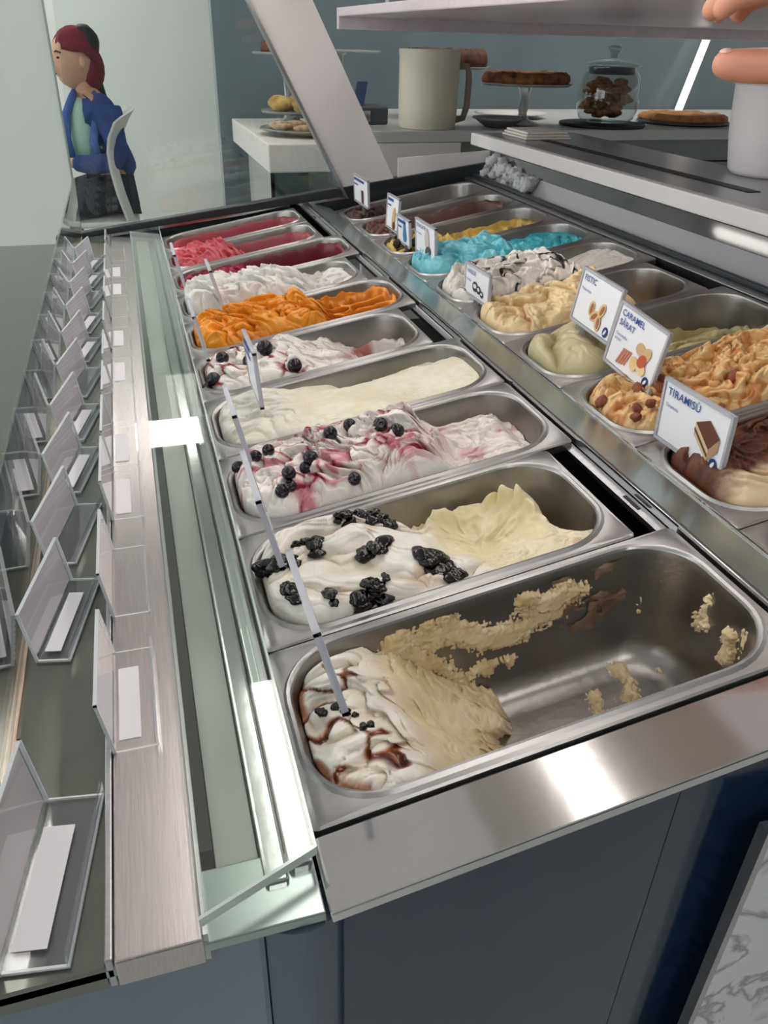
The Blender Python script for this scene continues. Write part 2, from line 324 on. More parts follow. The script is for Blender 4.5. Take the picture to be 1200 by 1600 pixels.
# canopy with its LED strip
MB().box((.10, NE+.02, .56), (.46, FE+.03, .585)).build('canopy', M_WHITE, case, bevel=.003)
MB().box((.236, .02, .545), (.262, FE-.08, .5598)).build('led_strip', mat('led_diffuser', (255, 250, 244), .4, emit=LAMP_LED), case)
MB().hexa([(.228, FE+.006, .52), (.372, FE+.006, .52), (.372, FE+.03, .52), (.228, FE+.03, .52), (.205, FE+.006, .56), (.35, FE+.006, .56), (.35, FE+.03, .56), (.205, FE+.03, .56)]).build('canopy_bracket', M_WHITE, case)

# frosted overhead shelf above the serving side
M_FROST = mat('frosted_shelf', (232, 218, 224), .28, noise=.12, nscale=30, stretch=(1, 12, 1))
sh = thing('overhead_shelf', 'pale frosted shelf hanging above the serving counter', 'shelf', (1.3, 1.2, .47))
MB().box((.594, .36, .470), (2.7, 2.34, .492)).build('shelf_board', M_FROST, sh, bevel=.003)
MB().box((.594, 2.34, .438), (2.7, 2.36, .492)).build('shelf_lip', M_FROST, sh, bevel=.002)
for x in (.70, 2.5):
    for y in (.50, 2.2): MB().tube([(x, y, .492), (x, y, ZC)], .006, 8).build('hanging_rod', M_STEEL, sh)

# marble clad block at the right foot of the case
def marble():
    m = mat('marble', (205, 208, 210), .22); nt = m.node_tree; b = nt.nodes['Principled BSDF']
    tc = nt.nodes.new('ShaderNodeTexCoord'); n = nt.nodes.new('ShaderNodeTexNoise'); n.inputs['Scale'].default_value = 9; n.inputs['Detail'].default_value = 9; n.inputs['Distortion'].default_value = 1.8
    nt.links.new(tc.outputs['Object'], n.inputs['Vector']); r = nt.nodes.new('ShaderNodeValToRGB')
    r.color_ramp.elements[0].position = .47; r.color_ramp.elements[0].color = (*s2l((206, 208, 210)), 1); r.color_ramp.elements[1].position = .56; r.color_ramp.elements[1].color = (*s2l((206, 208, 210)), 1)
    e = r.color_ramp.elements.new(.505); e.color = (*s2l((140, 140, 138)), 1)
    nt.links.new(n.outputs['Fac'], r.inputs[0]); nt.links.new(r.outputs[0], b.inputs['Base Color']); return m
mb_ = thing('marble_counter', 'white veined marble counter panel beside the navy case end', 'counter', (.5, -.12, -.75))
MB().box((.2890, -.068, -.75), (1.15, -.060, -.012)).build('slab', marble(), mb_, bevel=.001)
MB().box((.2835, -.0685, -.75), (.2888, -.060, -.012)).build('edge_trim', M_STEEL, mb_)

# ------------------------------------------------------------------ pans
def rrect(hx, hy, r, n=9):
    pts = []
    for cx, cy, a0 in ((hx-r, hy-r, 0), (-hx+r, hy-r, 90), (-hx+r, -hy+r, 180), (hx-r, -hy+r, 270)):
        for i in range(n):
            a = math.radians(a0+90*i/(n-1)); pts.append((cx+r*math.cos(a), cy+r*math.sin(a)))
    return pts
PW = .1685
def pan(T, s1, y0, label, group, s0=.0015):
    y0 += .0008; y1 = y0+PW; cs, cy = (s0+s1)/2, (y0+y1)/2; ohx, ohy = (s1-s0)/2, PW/2
    c0 = T(cs, cy, -.108)
    t = thing('gelato_pan', label, 'pan', c0, group)
    ihx, ihy = ohx-.0095, ohy-.0105; R = .050
    def loops(spec):
        m = MB(); k = None
        for (hx, hy, r, d) in spec:
            p = rrect(hx, hy, r); n = len(m.v); m.v += [T(cs+a, cy+b, d) for a, b in p]
            if k is not None: m.f += [(k+i, k+(i+1) % len(p), n+(i+1) % len(p), n+i) for i in range(len(p))]
            k = n
        return m, k, len(p)
    m, _, _ = loops([(ohx, ohy, .006, -.009), (ohx, ohy, .006, -.001), (ohx-.0015, ohy-.0015, .006, .0005), (ihx+.005, ihy+.005, R+.004, .0005), (ihx+.0025, ihy+.0025, R+.002, .0028), (ihx, ihy, R, .0020), (ihx-.001, ihy-.001, R, 0.)])
    m.build('rim', M_PAN, t, smooth=True, sharp=.7)
    m, k, n = loops([(ihx-.001, ihy-.001, R, 0.), (ihx-.003, ihy-.003, R-.002, -.006), (ihx-.008, ihy-.008, R-.004, -.05), (ihx-.013, ihy-.013, R-.006, -.088), (ihx-.018, ihy-.018, R-.009, -.100), (ihx-.027, ihy-.027, R-.014, -.1065), (ihx-.040, ihy-.040, .018, -.108)])
    m.f.append(tuple(k+i for i in range(n)))
    m.build('basin', M_PANIN, t, smooth=True, sharp=.9)
    return dict(T=T, cs=cs, cy=cy, hx=ihx-.0035, hy=ihy-.0035, R=R-.002, s0=s0, s1=s1, y0=y0, y1=y1, t=t)
def inset(d): return np.where(d > -.006, 0., np.where(d > -.088, (-d-.006)/.082*.0105, .0105+(-d-.088)*.7))

def gelmat():
    m = bpy.data.materials.new('gelato'); m.use_nodes = True; nt = m.node_tree; b = nt.nodes['Principled BSDF']
    a = nt.nodes.new('ShaderNodeAttribute'); a.attribute_name = 'Col'; w_ = nt.nodes.new('ShaderNodeAttribute'); w_.attribute_name = 'Wet'
    tc = nt.nodes.new('ShaderNodeTexCoord'); n = nt.nodes.new('ShaderNodeTexNoise'); n.inputs['Scale'].default_value = 420; n.inputs['Detail'].default_value = 3
    nt.links.new(tc.outputs['Object'], n.inputs['Vector'])
    n2 = nt.nodes.new('ShaderNodeTexNoise'); n2.inputs['Scale'].default_value = 90; n2.inputs['Detail'].default_value = 4; nt.links.new(tc.outputs['Object'], n2.inputs['Vector'])
    mr = nt.nodes.new('ShaderNodeMapRange'); mr.inputs[1].default_value = .3; mr.inputs[2].default_value = .7; mr.inputs[3].default_value = .93; mr.inputs[4].default_value = 1.03; nt.links.new(n2.outputs['Fac'], mr.inputs[0])
    mx = nt.nodes.new('ShaderNodeVectorMath'); mx.operation = 'SCALE'; nt.links.new(a.outputs['Color'], mx.inputs[0]); nt.links.new(mr.outputs[0], mx.inputs['Scale'])
    nt.links.new(mx.outputs[0], b.inputs['Base Color'])
    r = nt.nodes.new('ShaderNodeMapRange'); r.inputs[3].default_value = .48; r.inputs[4].default_value = .10; nt.links.new(w_.outputs['Fac'], r.inputs[0]); nt.links.new(r.outputs[0], b.inputs['Roughness'])
    bp = nt.nodes.new('ShaderNodeBump'); bp.inputs['Strength'].default_value = .22; bp.inputs['Distance'].default_value = .0012
    nt.links.new(n.outputs['Fac'], bp.inputs['Height']); nt.links.new(bp.outputs[0], b.inputs['Normal'])
    b.inputs['Subsurface Weight'].default_value = .12; b.inputs['Subsurface Radius'].default_value = (.005, .004, .003); b.inputs['Specular IOR Level'].default_value = .45
    return m
M_GEL = gelmat()
FLOOR = -.1078
def gelato(pn, name, label, nu, nv, fn, seed, cat='ice cream'):
    """fn(a, b, S, Y, dist) -> level below/above the rim, colour, wetness; a, b run 0..1 along and across the pan"""
    hx, hy, R = pn['hx'], pn['hy'], pn['R']
    v = np.sin(np.linspace(-1, 1, nv+1)*np.pi/2*.92)/np.sin(np.pi/2*.92); u = np.linspace(-1, 1, nu+1); U, V = np.meshgrid(u, v)
    yy = V*hy; over = np.clip(np.abs(yy)-(hy-R), 0, R); ext = hx-R+np.sqrt(np.maximum(R*R-over*over, 0)); xx = U*ext
    qx = np.abs(xx)-(hx-R); qy = np.abs(yy)-(hy-R)
    dist = -(np.hypot(np.maximum(qx, 0), np.maximum(qy, 0))+np.minimum(np.maximum(qx, qy), 0)-R); dist = np.maximum(dist, 0)
    a = (xx+hx)/(2*hx); b = (yy+hy)/(2*hy); S = pn['cs']+xx; Y = pn['cy']+yy
    D, colr, wet = fn(a, b, S, Y, dist); ins = inset(D)
    fx = (hx-ins)/hx; fy = (hy-ins)/hy
    s_ = pn['cs']+xx*fx; y_ = pn['cy']+yy*fy
    e = 9*noise(S*20, Y*20, seed+90); k = np.clip(dist/.02, 0, 1)
    s_ = s_+.0022*k*noise(S*70, Y*70, seed+91); y_ = y_+.0022*k*noise(S*70+9, Y*70, seed+92)
    bl = D.copy()
    for _ in range(6): bl = (bl+np.roll(bl, 3, 0)+np.roll(bl, -3, 0)+np.roll(bl, 3, 1)+np.roll(bl, -3, 1))/5
    hi = np.clip(D-bl, -.008, .008)*k; s_ = s_-.55*hi; y_ = y_-.75*hi
    T = pn['T']; x, y, z = T(s_, y_, D)
    x = np.broadcast_to(x, D.shape); z = np.broadcast_to(z, D.shape)
    c0 = T(pn['cs'], pn['cy'], -.06)
    P = np.stack([x-c0[0], y_-c0[1], z-c0[2]], -1).reshape(-1, 3)
    idx = np.arange((nv+1)*(nu+1)).reshape(nv+1, nu+1)
    q = np.stack([idx[:-1, :-1], idx[:-1, 1:], idx[1:, 1:], idx[1:, :-1]], -1).reshape(-1, 4)
    Df = D.reshape(-1); keep = (Df[q] > FLOOR-.0005).any(1); q = q[keep]
    # skirt down to the bottom of the pan, so the filling is a body and not a sheet
    ring = np.concatenate([idx[0, :], idx[1:, -1], idx[-1, -2::-1], idx[-2:0:-1, 0]])
    dd = np.minimum(D.reshape(-1)[ring]-.01, -.03); dd = np.maximum(dd, FLOOR); ii = inset(dd)+.001
    xr = (xx.reshape(-1)[ring])*(hx-ii)/hx; yr = yy.reshape(-1)[ring]*(hy-ii)/hy
    X2, Y2, Z2 = T(pn['cs']+xr, pn['cy']+yr, dd); P2 = np.stack([X2-c0[0], Y2-c0[1], Z2-c0[2]], -1)
    n0 = len(P); nr = len(ring); sk = np.stack([ring, n0+np.arange(nr), n0+(np.arange(nr)+1) % nr, np.roll(ring, -1)], -1)
    sk = sk[Df[sk[:, [0, 3]]].max(1) > FLOOR-.0005]
    colf = colr.reshape(-1, 3); colf = np.concatenate([colf, colf[ring]]); wf = np.broadcast_to(wet, D.shape).reshape(-1); wf = np.concatenate([wf, wf[ring]])
    faces = [tuple(int(i) for i in f) for f in np.concatenate([q, sk])]
    me = me_from(name, np.concatenate([P, P2]), faces, M_GEL, True, np.clip(colf, 0, 1), wf)
    o = bpy.data.objects.new(name, me); COL.objects.link(o); o.location = (c0[0], c0[1], c0[2]+Z0)
    tag(o, label, cat, 'ice cream fillings'); ORG[o] = c0
    def height(s, y):
        i = np.argmin((s_-s)**2+(y_-y)**2); return float(D.reshape(-1)[i])
    o_h[o] = height
    return o
o_h = {}
def edge_drop(D, dist, lvl=-.008, wdt=.014):
    k = np.clip(dist/(wdt*1.7), 0, 1); return np.where(D > lvl, lvl+(D-lvl)*np.sqrt(k*(2-k)), D)
def film(D, dist, a, top, wdt=.012, a0=.0, a1=1.):
    """a coat of ice cream left on the walls of the pan"""
    win = sm(a0-.03, a0+.05, a)*(1-sm(a1-.05, a1+.03, a)) if a1 < 1 else sm(a0-.03, a0+.05, a) if a0 > 0 else 1.
    return np.maximum(D, -.114+(top*win-.16*(1-win)+.114)*sm(wdt, 0, dist))

def simple(lv, rv, a0, wd, amp, f, c1, c2, seed, c3=None, ampR=.5, filmtop=None, ax=1., ay=1., fine=.35, wet=.35):
    def fn(a, b, S, Y, dist):
        t = sm(a0-wd, a0+wd, a+.16*fbm(S*14, Y*14, seed+30, 3)); W = whip(S, Y, f, seed, ax, ay, fine=fine)
        base = lv*(1-t)+rv*t; D = base+amp*(W-.25)*(1-t+t*ampR)+.004*fbm(S*9, Y*9, seed+11, 2)
        D = edge_drop(D, dist)
        fm = np.zeros_like(D)
        if filmtop is not None:
            D2 = film(D, dist, a, filmtop+.006*fbm(S*40, Y*40, seed+40, 3), .010); fm = (D2 > D+.002)*1.; D = D2
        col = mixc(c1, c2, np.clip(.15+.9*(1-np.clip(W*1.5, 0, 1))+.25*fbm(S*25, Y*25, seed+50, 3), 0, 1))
        if c3 is not None: col = mixc(col, c3, np.clip(t*.9+fm*.6, 0, 1))
        return D, col, wet+.0*D
    return fn

WHITE, CREAM, IVORY = C(244, 240, 232), C(240, 228, 196), C(238, 232, 208)
BROWN, DKB = C(120, 58, 18), C(44, 20, 14)
# ---- front row, near to far
LONG, SHORT = .3585, .3275
lens = [LONG, SHORT, LONG, LONG, SHORT, LONG, SHORT, LONG, SHORT, SHORT]
desc = ['nearly empty steel pan at the near end of the front row', 'steel pan of white ice cream with black cherry clumps', 'steel pan of berry swirl ice cream in the front row', 'steel pan of plain cream coloured ice cream in the front row',
        'steel pan of white ice cream with red cherry sauce', 'steel pan of orange mango ice cream', 'steel pan of plain white ice cream beside the mango', 'steel pan of dark raspberry sorbet', 'steel pan of pink strawberry ice cream', 'farthest steel pan of the front row, against the far glass']
LP = [pan(TL, lens[i], .17*i, desc[i], 'front row of steel pans') for i in range(10)]
for i in range(10):
    if lens[i] == SHORT:
        MB().hexa(slab(TL, .3285, .3495, .17*i+.004, .17*i+.166, -.05, -.045)).build('pan_gap', M_BLACK, case)
RLEN = .357
rdesc = ['steel pan in the rear row nearest the serving end', 'steel pan of cocoa dusted tiramisu ice cream', 'steel pan of salted caramel ice cream with nuts', 'steel pan of pale green pistachio ice cream', 'steel pan of peach coloured vanilla ice cream', 'steel pan of white ice cream with black chocolate streaks', 'steel pan of bright blue ice cream', 'steel pan of yellow banana ice cream with chocolate', 'steel pan of milk chocolate ice cream', 'farthest steel pan of the rear row, with dark chocolate']
RP = [pan(TR, (.335 if i == 4 else RLEN), .17*i, rdesc[i], 'rear row of steel pans') for i in range(10)]

# pan 10 (nearest): a mound at the left end, sheared down to bare metal
def f_near(a, b, S, Y, dist):
    W = whip(S, Y, 19, 3, 1, 1.2, .8, .3)
    edge = a+.06*(b-.5)+.030*fbm(S*30, Y*30, 5, 3)
    mound = -.004+.024*(W-.35)-.012*sm(.10, .25, a)
    t = sm(.17, .26, edge)
    tear = a-.05*(b-.5)-.045*fbm(S*12, Y*48, 9, 4)-.016*noise(S*12, Y*190, 10)+.05*np.exp(-((b-.62)/.12)**2)
    q = np.clip((a-.05*(b-.5)+.05*np.exp(-((b-.62)/.12)**2)-.22)/.25, 0, 1); face = -.024-.016*np.sin(q*3.1)-.068*q**1.25
    D = mound*(1-t)+face*t-.05*sm(.465, .50, tear)
    sc = 1-np.abs(noise(S*150+.5*noise(S*60, Y*60, 11), Y*66, 12))-.5*np.abs(noise(S*300, Y*130, 13)); D = D+.0042*(sc-.4)*t*(.6+1.2*sm(-.1, .4, noise(S*30, Y*30, 14)))
    D = edge_drop(D, dist, -.010, .016)
    D = film(D, dist, a, -.022+.02*fbm(S*26, Y*26, 15, 3), .008, .0, .36)
    cr = mixc(C(240, 226, 190), C(226, 202, 154), np.clip(.3+.8*fbm(S*30, Y*30, 16, 3), 0, 1))
    cr = mixc(cr, C(196, 158, 108), .8*np.clip(.75-sc, 0, 1)*sm(.22, .32, a)); cr = mixc(cr, C(206, 160, 100), .5*sm(.2, .6, noise(S*34, Y*34, 18))*sm(.35, .1, b))
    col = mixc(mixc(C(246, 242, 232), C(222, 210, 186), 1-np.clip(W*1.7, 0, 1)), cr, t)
    x = S+.020*noise(S*28, Y*28, 20); y = Y+.020*noise(S*28+5, Y*28, 21)
    sw = np.abs(noise(x*26, y*26, 22)); sauce = sm(.11, .05, sw)*(1-sm(.16, .24, a))*sm(-.25, .02, noise(S*22, Y*22, 24))
    sauce = np.maximum(sauce, .8*sm(.010, .004, dist)*(1-sm(.08, .16, a))*sm(-.1, .2, noise(S*40, Y*40, 25)))
    col = mixc(col, mixc(C(168, 92, 30), C(96, 38, 10), sm(.07, .03, sw)), np.clip(sauce*1.1, 0, 1)); dk = sm(.040, .012, sw)*sauce*sm(.0, .3, noise(S*30, Y*30, 27)); col = mixc(col, C(34, 14, 16), dk)
    return D-.0015*sauce, col, np.clip(.3+sauce, 0, 1)
g10 = gelato(LP[0], 'coffee_cream_gelato', 'scraped cream ice cream remnant with caramel sauce in nearly empty pan', 300, 130, f_near, 3)
# pan 9: white mound with black clumps, scooped cream crater
def f_cherry(a, b, S, Y, dist):
    W = whip(S, Y, 17, 31, .8, 1.1, .9, .22)
    n = .05*fbm(S*16, Y*16, 33, 3); t = sm(.46, .58, a+.20*(b-.5)+n)
    mound = .012+.022*(W-.35)-.016*sm(.3, .55, a)
    bb = b+.05*noise(a*8, b*3, 36)
    cr = -.006-.010*sm(.05, .5, bb)-.020*sm(.60, .98, bb+.14*noise(a*5, b*2, 37))           # falls away to the far wall
    cr = cr-.022*np.exp(-((a-.70)/.085)**2-((b-.55)/.22)**2)                                # the scooped hollow
    arc = np.hypot((a-.70)/.15, (b-.52)/.34); cr = cr+.026*np.exp(-((arc-1.12)/.14)**2)*sm(.45, .7, b)*(.6+.8*np.abs(noise(S*45, Y*45, 34)))
    cr = cr-.06*sm(.90, .97, a+.04*fbm(S*40, Y*40, 38, 3)-.10*sm(.3, .0, b))
    cr = cr+.0034*np.abs(noise(S*95, Y*120, 39))*sm(-.25, .3, noise(S*20, Y*20, 48))+.0016*np.abs(noise(S*240, Y*240, 42))*sm(.3, .1, b)+.006*np.abs(noise(S*50, Y*50, 35))*sm(.78, .86, a)
    shv = 1-np.abs(noise(S*26+.8*noise(S*40, Y*40, 50), Y*60, 51)); cr = cr+.010*np.clip(shv-.55, 0, 1)*sm(.35, .6, b)*sm(.98, .85, a)
    D = mound*(1-t)+cr*t; D = edge_drop(D, dist, -.006, .016)
    D = film(D, dist, a, -.048+.026*fbm(S*24, Y*24, 44, 3), .006, .5, .95)
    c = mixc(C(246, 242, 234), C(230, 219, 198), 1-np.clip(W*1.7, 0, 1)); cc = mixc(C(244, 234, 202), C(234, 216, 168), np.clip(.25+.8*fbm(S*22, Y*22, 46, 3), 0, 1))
    col = mixc(c, cc, t); st = sm(.50, .8, noise(S*55, Y*55, 47))*sm(.1, .5, t)*.7; col = mixc(col, C(206, 160, 96), st*.6)
    am = sm(.35, .7, noise(S*38, Y*38, 49))*(1-t)*.35; col = mixc(col, C(206, 160, 100), am)
    return D, col, .35+0*D
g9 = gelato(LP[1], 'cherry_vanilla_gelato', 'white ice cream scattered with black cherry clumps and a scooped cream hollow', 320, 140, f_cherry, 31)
# pan 8: berry swirl
def f_berry(a, b, S, Y, dist):
    W = whip(S, Y, 27, 61, .9, 1.1, 1.0, .5); t = sm(.60, .70, a+.08*fbm(S*22, Y*22, 63, 3))
    D = (.020+.030*(W-.35))*(1-t)+(-.012+.010*(whip(S, Y, 30, 65, 1, 1.4)-.3)-.03*sm(.75, 1., b)*sm(.65, .8, a)-.025*sm(.90, .99, a))*t
    D = edge_drop(D, dist, -.006, .022); D = film(D, dist, a, -.030+.020*fbm(S*24, Y*24, 66, 3), .005, .65, 1.)
    x = S+.018*noise(S*30, Y*30, 67); y = Y+.018*noise(S*30, Y*30+4, 68)
    r = np.abs(noise(x*30, y*38, 69)); rib = sm(.30, .08, r)*sm(-.45, -.05, noise(S*16, Y*16, 70)); rib2 = sm(.10, .03, r)*rib*sm(-.1, .2, noise(S*34, Y*34, 73))
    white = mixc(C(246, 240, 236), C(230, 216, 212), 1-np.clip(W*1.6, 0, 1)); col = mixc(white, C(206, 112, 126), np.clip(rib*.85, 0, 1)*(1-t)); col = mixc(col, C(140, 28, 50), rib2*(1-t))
    pk = sm(.30, .7, noise(S*32, Y*32, 72))*t*.55; col = mixc(mixc(col, C(244, 236, 226), t*.8), C(214, 130, 140), pk)
    return D, col, np.clip(.3+.5*rib, 0, 1)
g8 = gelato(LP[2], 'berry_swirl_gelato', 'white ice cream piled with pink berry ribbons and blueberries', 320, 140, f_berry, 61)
# pan 7: smooth cream
def f_cream(a, b, S, Y, dist):
    W = whip(S, Y, 15, 81, 1, 1.3); t = sm(.18, .36, a+.05*fbm(S*16, Y*16, 83, 3))
    fl = -.002+.006*np.sin((S*.6+Y*1.1)*38)*.3-.020*np.exp(-((a-.55)/.20)**2-((b-.92)/.13)**2)-.008*sm(.45, .8, a)+.0012*np.abs(noise(S*80, Y*200, 85))*sm(.55, .2, b)
    fl = fl+.006*np.abs(((S*7+Y*5) % 1.)-.5)-.028*sm(.80, 1., b+.08*noise(S*40, Y*10, 84))*sm(.45, .6, a)*sm(1., .9, a)
    D = (.012+.018*(W-.35))*(1-t)+fl*t; D = edge_drop(D, dist, -.007, .02)
    D = film(D, dist, a, -.022+.016*fbm(S*22, Y*22, 86, 3), .006, .6, 1.)
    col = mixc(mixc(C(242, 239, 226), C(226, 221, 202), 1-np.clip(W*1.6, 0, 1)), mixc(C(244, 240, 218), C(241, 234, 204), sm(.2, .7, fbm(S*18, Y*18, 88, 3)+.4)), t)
    return D, col, .3+0*D
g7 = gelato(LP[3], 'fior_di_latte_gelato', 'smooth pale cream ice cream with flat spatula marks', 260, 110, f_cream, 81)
# pan 6: white with red sauce
def f_amarena(a, b, S, Y, dist):
    W = whip(S, Y, 22, 101, 1, 1.2); t = sm(.42, .55, a+.06*fbm(S*22, Y*22, 103, 3))
    fl = -.010-.022*sm(.55, .75, a+.15*(b-.5)+.1*noise(S*22, Y*22, 104))-.050*sm(.74, .92, a+.14*noise(S*20, Y*20, 105)+.10*(b-.4))+.014*whip(S, Y, 34, 106)
    D = (.010+.020*(W-.35))*(1-t)+fl*t; D = edge_drop(D, dist, -.007, .02); D = film(D, dist, a, -.036+.026*fbm(S*18, Y*18, 107, 3), .006, .5, 1.)
    x = S+.012*noise(S*40, Y*40, 108); y = Y+.012*noise(S*40, Y*40+4, 109); r = np.abs(noise(x*30, y*30, 110)); rib = sm(.16, .05, r)*(1-t)*sm(-.2, .1, noise(S*18, Y*18, 111))
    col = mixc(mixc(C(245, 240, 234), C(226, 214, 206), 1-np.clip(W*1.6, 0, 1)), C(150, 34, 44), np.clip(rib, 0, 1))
    pk = sm(.1, .5, noise(S*26, Y*26, 113))*t*sm(.55, .75, a); col = mixc(col, C(196, 118, 116), pk*.9); return D, col, np.clip(.3+rib, 0, 1)
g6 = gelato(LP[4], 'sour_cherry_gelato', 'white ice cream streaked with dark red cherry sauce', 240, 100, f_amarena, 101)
def f_mango(a, b, S, Y, dist):
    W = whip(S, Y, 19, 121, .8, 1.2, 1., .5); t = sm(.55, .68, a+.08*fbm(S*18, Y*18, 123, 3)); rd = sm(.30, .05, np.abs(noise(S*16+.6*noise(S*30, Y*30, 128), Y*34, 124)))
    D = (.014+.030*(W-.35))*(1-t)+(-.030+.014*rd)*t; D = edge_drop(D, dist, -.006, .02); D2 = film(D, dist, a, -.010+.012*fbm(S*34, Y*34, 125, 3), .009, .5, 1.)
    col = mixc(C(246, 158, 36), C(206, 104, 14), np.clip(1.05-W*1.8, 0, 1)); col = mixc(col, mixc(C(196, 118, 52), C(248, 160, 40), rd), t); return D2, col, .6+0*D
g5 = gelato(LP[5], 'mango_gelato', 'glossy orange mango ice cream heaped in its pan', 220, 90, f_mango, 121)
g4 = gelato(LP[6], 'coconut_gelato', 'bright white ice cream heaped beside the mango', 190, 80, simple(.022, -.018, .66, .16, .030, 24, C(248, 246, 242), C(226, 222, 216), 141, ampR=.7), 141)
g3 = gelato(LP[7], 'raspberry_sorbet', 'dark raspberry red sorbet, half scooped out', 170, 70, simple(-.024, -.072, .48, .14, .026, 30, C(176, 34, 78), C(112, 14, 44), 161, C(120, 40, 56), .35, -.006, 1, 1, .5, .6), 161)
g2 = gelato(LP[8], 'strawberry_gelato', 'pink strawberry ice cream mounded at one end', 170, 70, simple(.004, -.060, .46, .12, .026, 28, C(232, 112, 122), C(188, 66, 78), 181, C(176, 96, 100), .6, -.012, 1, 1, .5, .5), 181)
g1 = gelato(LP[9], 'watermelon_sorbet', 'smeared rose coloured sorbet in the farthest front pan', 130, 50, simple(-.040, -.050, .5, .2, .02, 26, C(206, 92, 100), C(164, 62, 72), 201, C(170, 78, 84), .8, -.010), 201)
# ---- rear row
h10 = gelato(RP[0], 'hazelnut_gelato', 'beige ice cream in the nearest rear pan, mostly out of frame', 90, 40, simple(.0, -.02, .6, .2, .02, 22, C(222, 196, 156), C(190, 156, 112), 221), 221)
def f_tira(a, b, S, Y, dist):
    W = whip(S, Y, 16, 241, .8, 1.2); D = .010+.028*(W-.35)+.010*fbm(S*20, Y*20, 242, 3); D = edge_drop(D, dist, -.008, .02)
    co = sm(.18, .34, b+.16*fbm(S*20, Y*20, 243, 3))*sm(-.9, -.1, fbm(S*30, Y*30, 244, 3)+.35)
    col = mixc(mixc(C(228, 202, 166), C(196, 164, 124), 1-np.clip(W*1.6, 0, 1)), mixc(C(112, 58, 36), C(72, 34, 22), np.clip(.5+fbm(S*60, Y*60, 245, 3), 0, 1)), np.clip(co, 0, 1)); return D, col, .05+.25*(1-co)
h9 = gelato(RP[1], 'tiramisu_gelato', 'tiramisu ice cream dusted with brown cocoa powder', 200, 90, f_tira, 241)
def f_caramel(a, b, S, Y, dist):
    W = whip(S, Y, 22, 261, .7, 1.3, 1.1, .5); D = .006+.030*(W-.35)+.010*sm(.3, .6, a)-.02*sm(.85, 1, a); D = edge_drop(D, dist, -.010, .02)
    r = np.abs(noise(S*24+.5*noise(S*40, Y*40, 266), Y*40, 263)); rib = sm(.16, .03, r)
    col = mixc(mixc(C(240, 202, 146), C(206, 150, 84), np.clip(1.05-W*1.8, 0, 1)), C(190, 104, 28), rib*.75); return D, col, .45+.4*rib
h8 = gelato(RP[2], 'salted_caramel_gelato', 'golden salted caramel ice cream with caramel ribbons and nuts', 220, 90, f_caramel, 261)
def f_pist(a, b, S, Y, dist):
    t = sm(.40, .50, a+.05*noise(S*20, Y*20, 283)); ph = (a*9.5-b*1.6+.35*noise(a*3, b*3, 284)); fold = np.abs(np.sin(ph*1.7))**.6; W = whip(S, Y, 20, 281)
    D = (.004+.020*fold+.008*(W-.3)-.02*sm(.30, .42, a))*(1-t)+(-.045+.022*W*sm(.5, .6, a)-.03*sm(.5, 1., b))*t; D = edge_drop(D, dist, -.008, .02)
    D = film(D, dist, a, -.044+.026*fbm(S*18, Y*18, 286, 3), .007, .55, 1.)
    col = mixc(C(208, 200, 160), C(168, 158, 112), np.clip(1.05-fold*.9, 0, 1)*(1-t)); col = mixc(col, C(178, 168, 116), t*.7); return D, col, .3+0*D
h7 = gelato(RP[3], 'pistachio_gelato', 'pale green pistachio ice cream folded in soft curls', 200, 85, f_pist, 281)
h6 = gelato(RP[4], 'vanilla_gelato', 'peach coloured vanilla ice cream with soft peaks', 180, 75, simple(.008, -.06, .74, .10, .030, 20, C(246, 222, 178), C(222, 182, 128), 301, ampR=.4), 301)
def f_strac(a, b, S, Y, dist):
    W = whip(S, Y, 20, 321, .7, 1.2, 1.0, .4); t = sm(.62, .70, a+.06*noise(S*20, Y*20, 322)); D = (.018+.034*(W-.35))*(1-t)+(-.012-.02*np.exp(-((a-.75)/.12)**2-((b-.8)/.25)**2)+.006*W)*t; D = edge_drop(D, dist, -.006, .02)
    x = S+.02*noise(S*26, Y*26, 324); r = np.abs(noise(x*30, Y*44, 325)); rib = sm(.14, .06, r)*(1-t)*sm(-.3, 0., noise(S*14, Y*14, 327))
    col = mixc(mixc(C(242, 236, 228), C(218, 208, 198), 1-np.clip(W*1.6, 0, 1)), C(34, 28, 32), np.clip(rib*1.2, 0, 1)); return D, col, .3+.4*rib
h5 = gelato(RP[5], 'stracciatella_gelato', 'white ice cream streaked with black chocolate sauce', 220, 90, f_strac, 321)
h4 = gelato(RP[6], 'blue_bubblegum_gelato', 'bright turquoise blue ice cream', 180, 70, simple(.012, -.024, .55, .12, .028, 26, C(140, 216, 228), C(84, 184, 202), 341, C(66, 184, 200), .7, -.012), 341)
def f_banana(a, b, S, Y, dist):
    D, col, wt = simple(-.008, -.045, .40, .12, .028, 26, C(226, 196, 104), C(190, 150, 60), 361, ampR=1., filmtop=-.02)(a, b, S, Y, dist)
    col = mixc(col, C(58, 36, 26), sm(.10, .30, noise(S*26, Y*26, 363))*sm(.6, .3, a)); col = mixc(col, C(150, 134, 90), .7*sm(.1, .5, noise(S*40, Y*40, 364))*sm(.4, .6, a)); return D, col, wt
h3 = gelato(RP[7], 'banana_chocolate_gelato', 'yellow banana ice cream with dark chocolate pieces', 150, 60, f_banana, 361)
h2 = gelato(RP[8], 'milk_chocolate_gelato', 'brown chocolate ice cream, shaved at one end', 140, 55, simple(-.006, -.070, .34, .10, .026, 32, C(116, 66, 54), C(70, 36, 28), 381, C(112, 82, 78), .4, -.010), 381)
h1 = gelato(RP[9], 'dark_chocolate_gelato', 'very dark chocolate ice cream in the farthest rear pan', 120, 45, simple(-.006, -.080, .30, .10, .024, 30, C(78, 46, 38), C(44, 26, 22), 401, C(92, 92, 104), .3), 401)

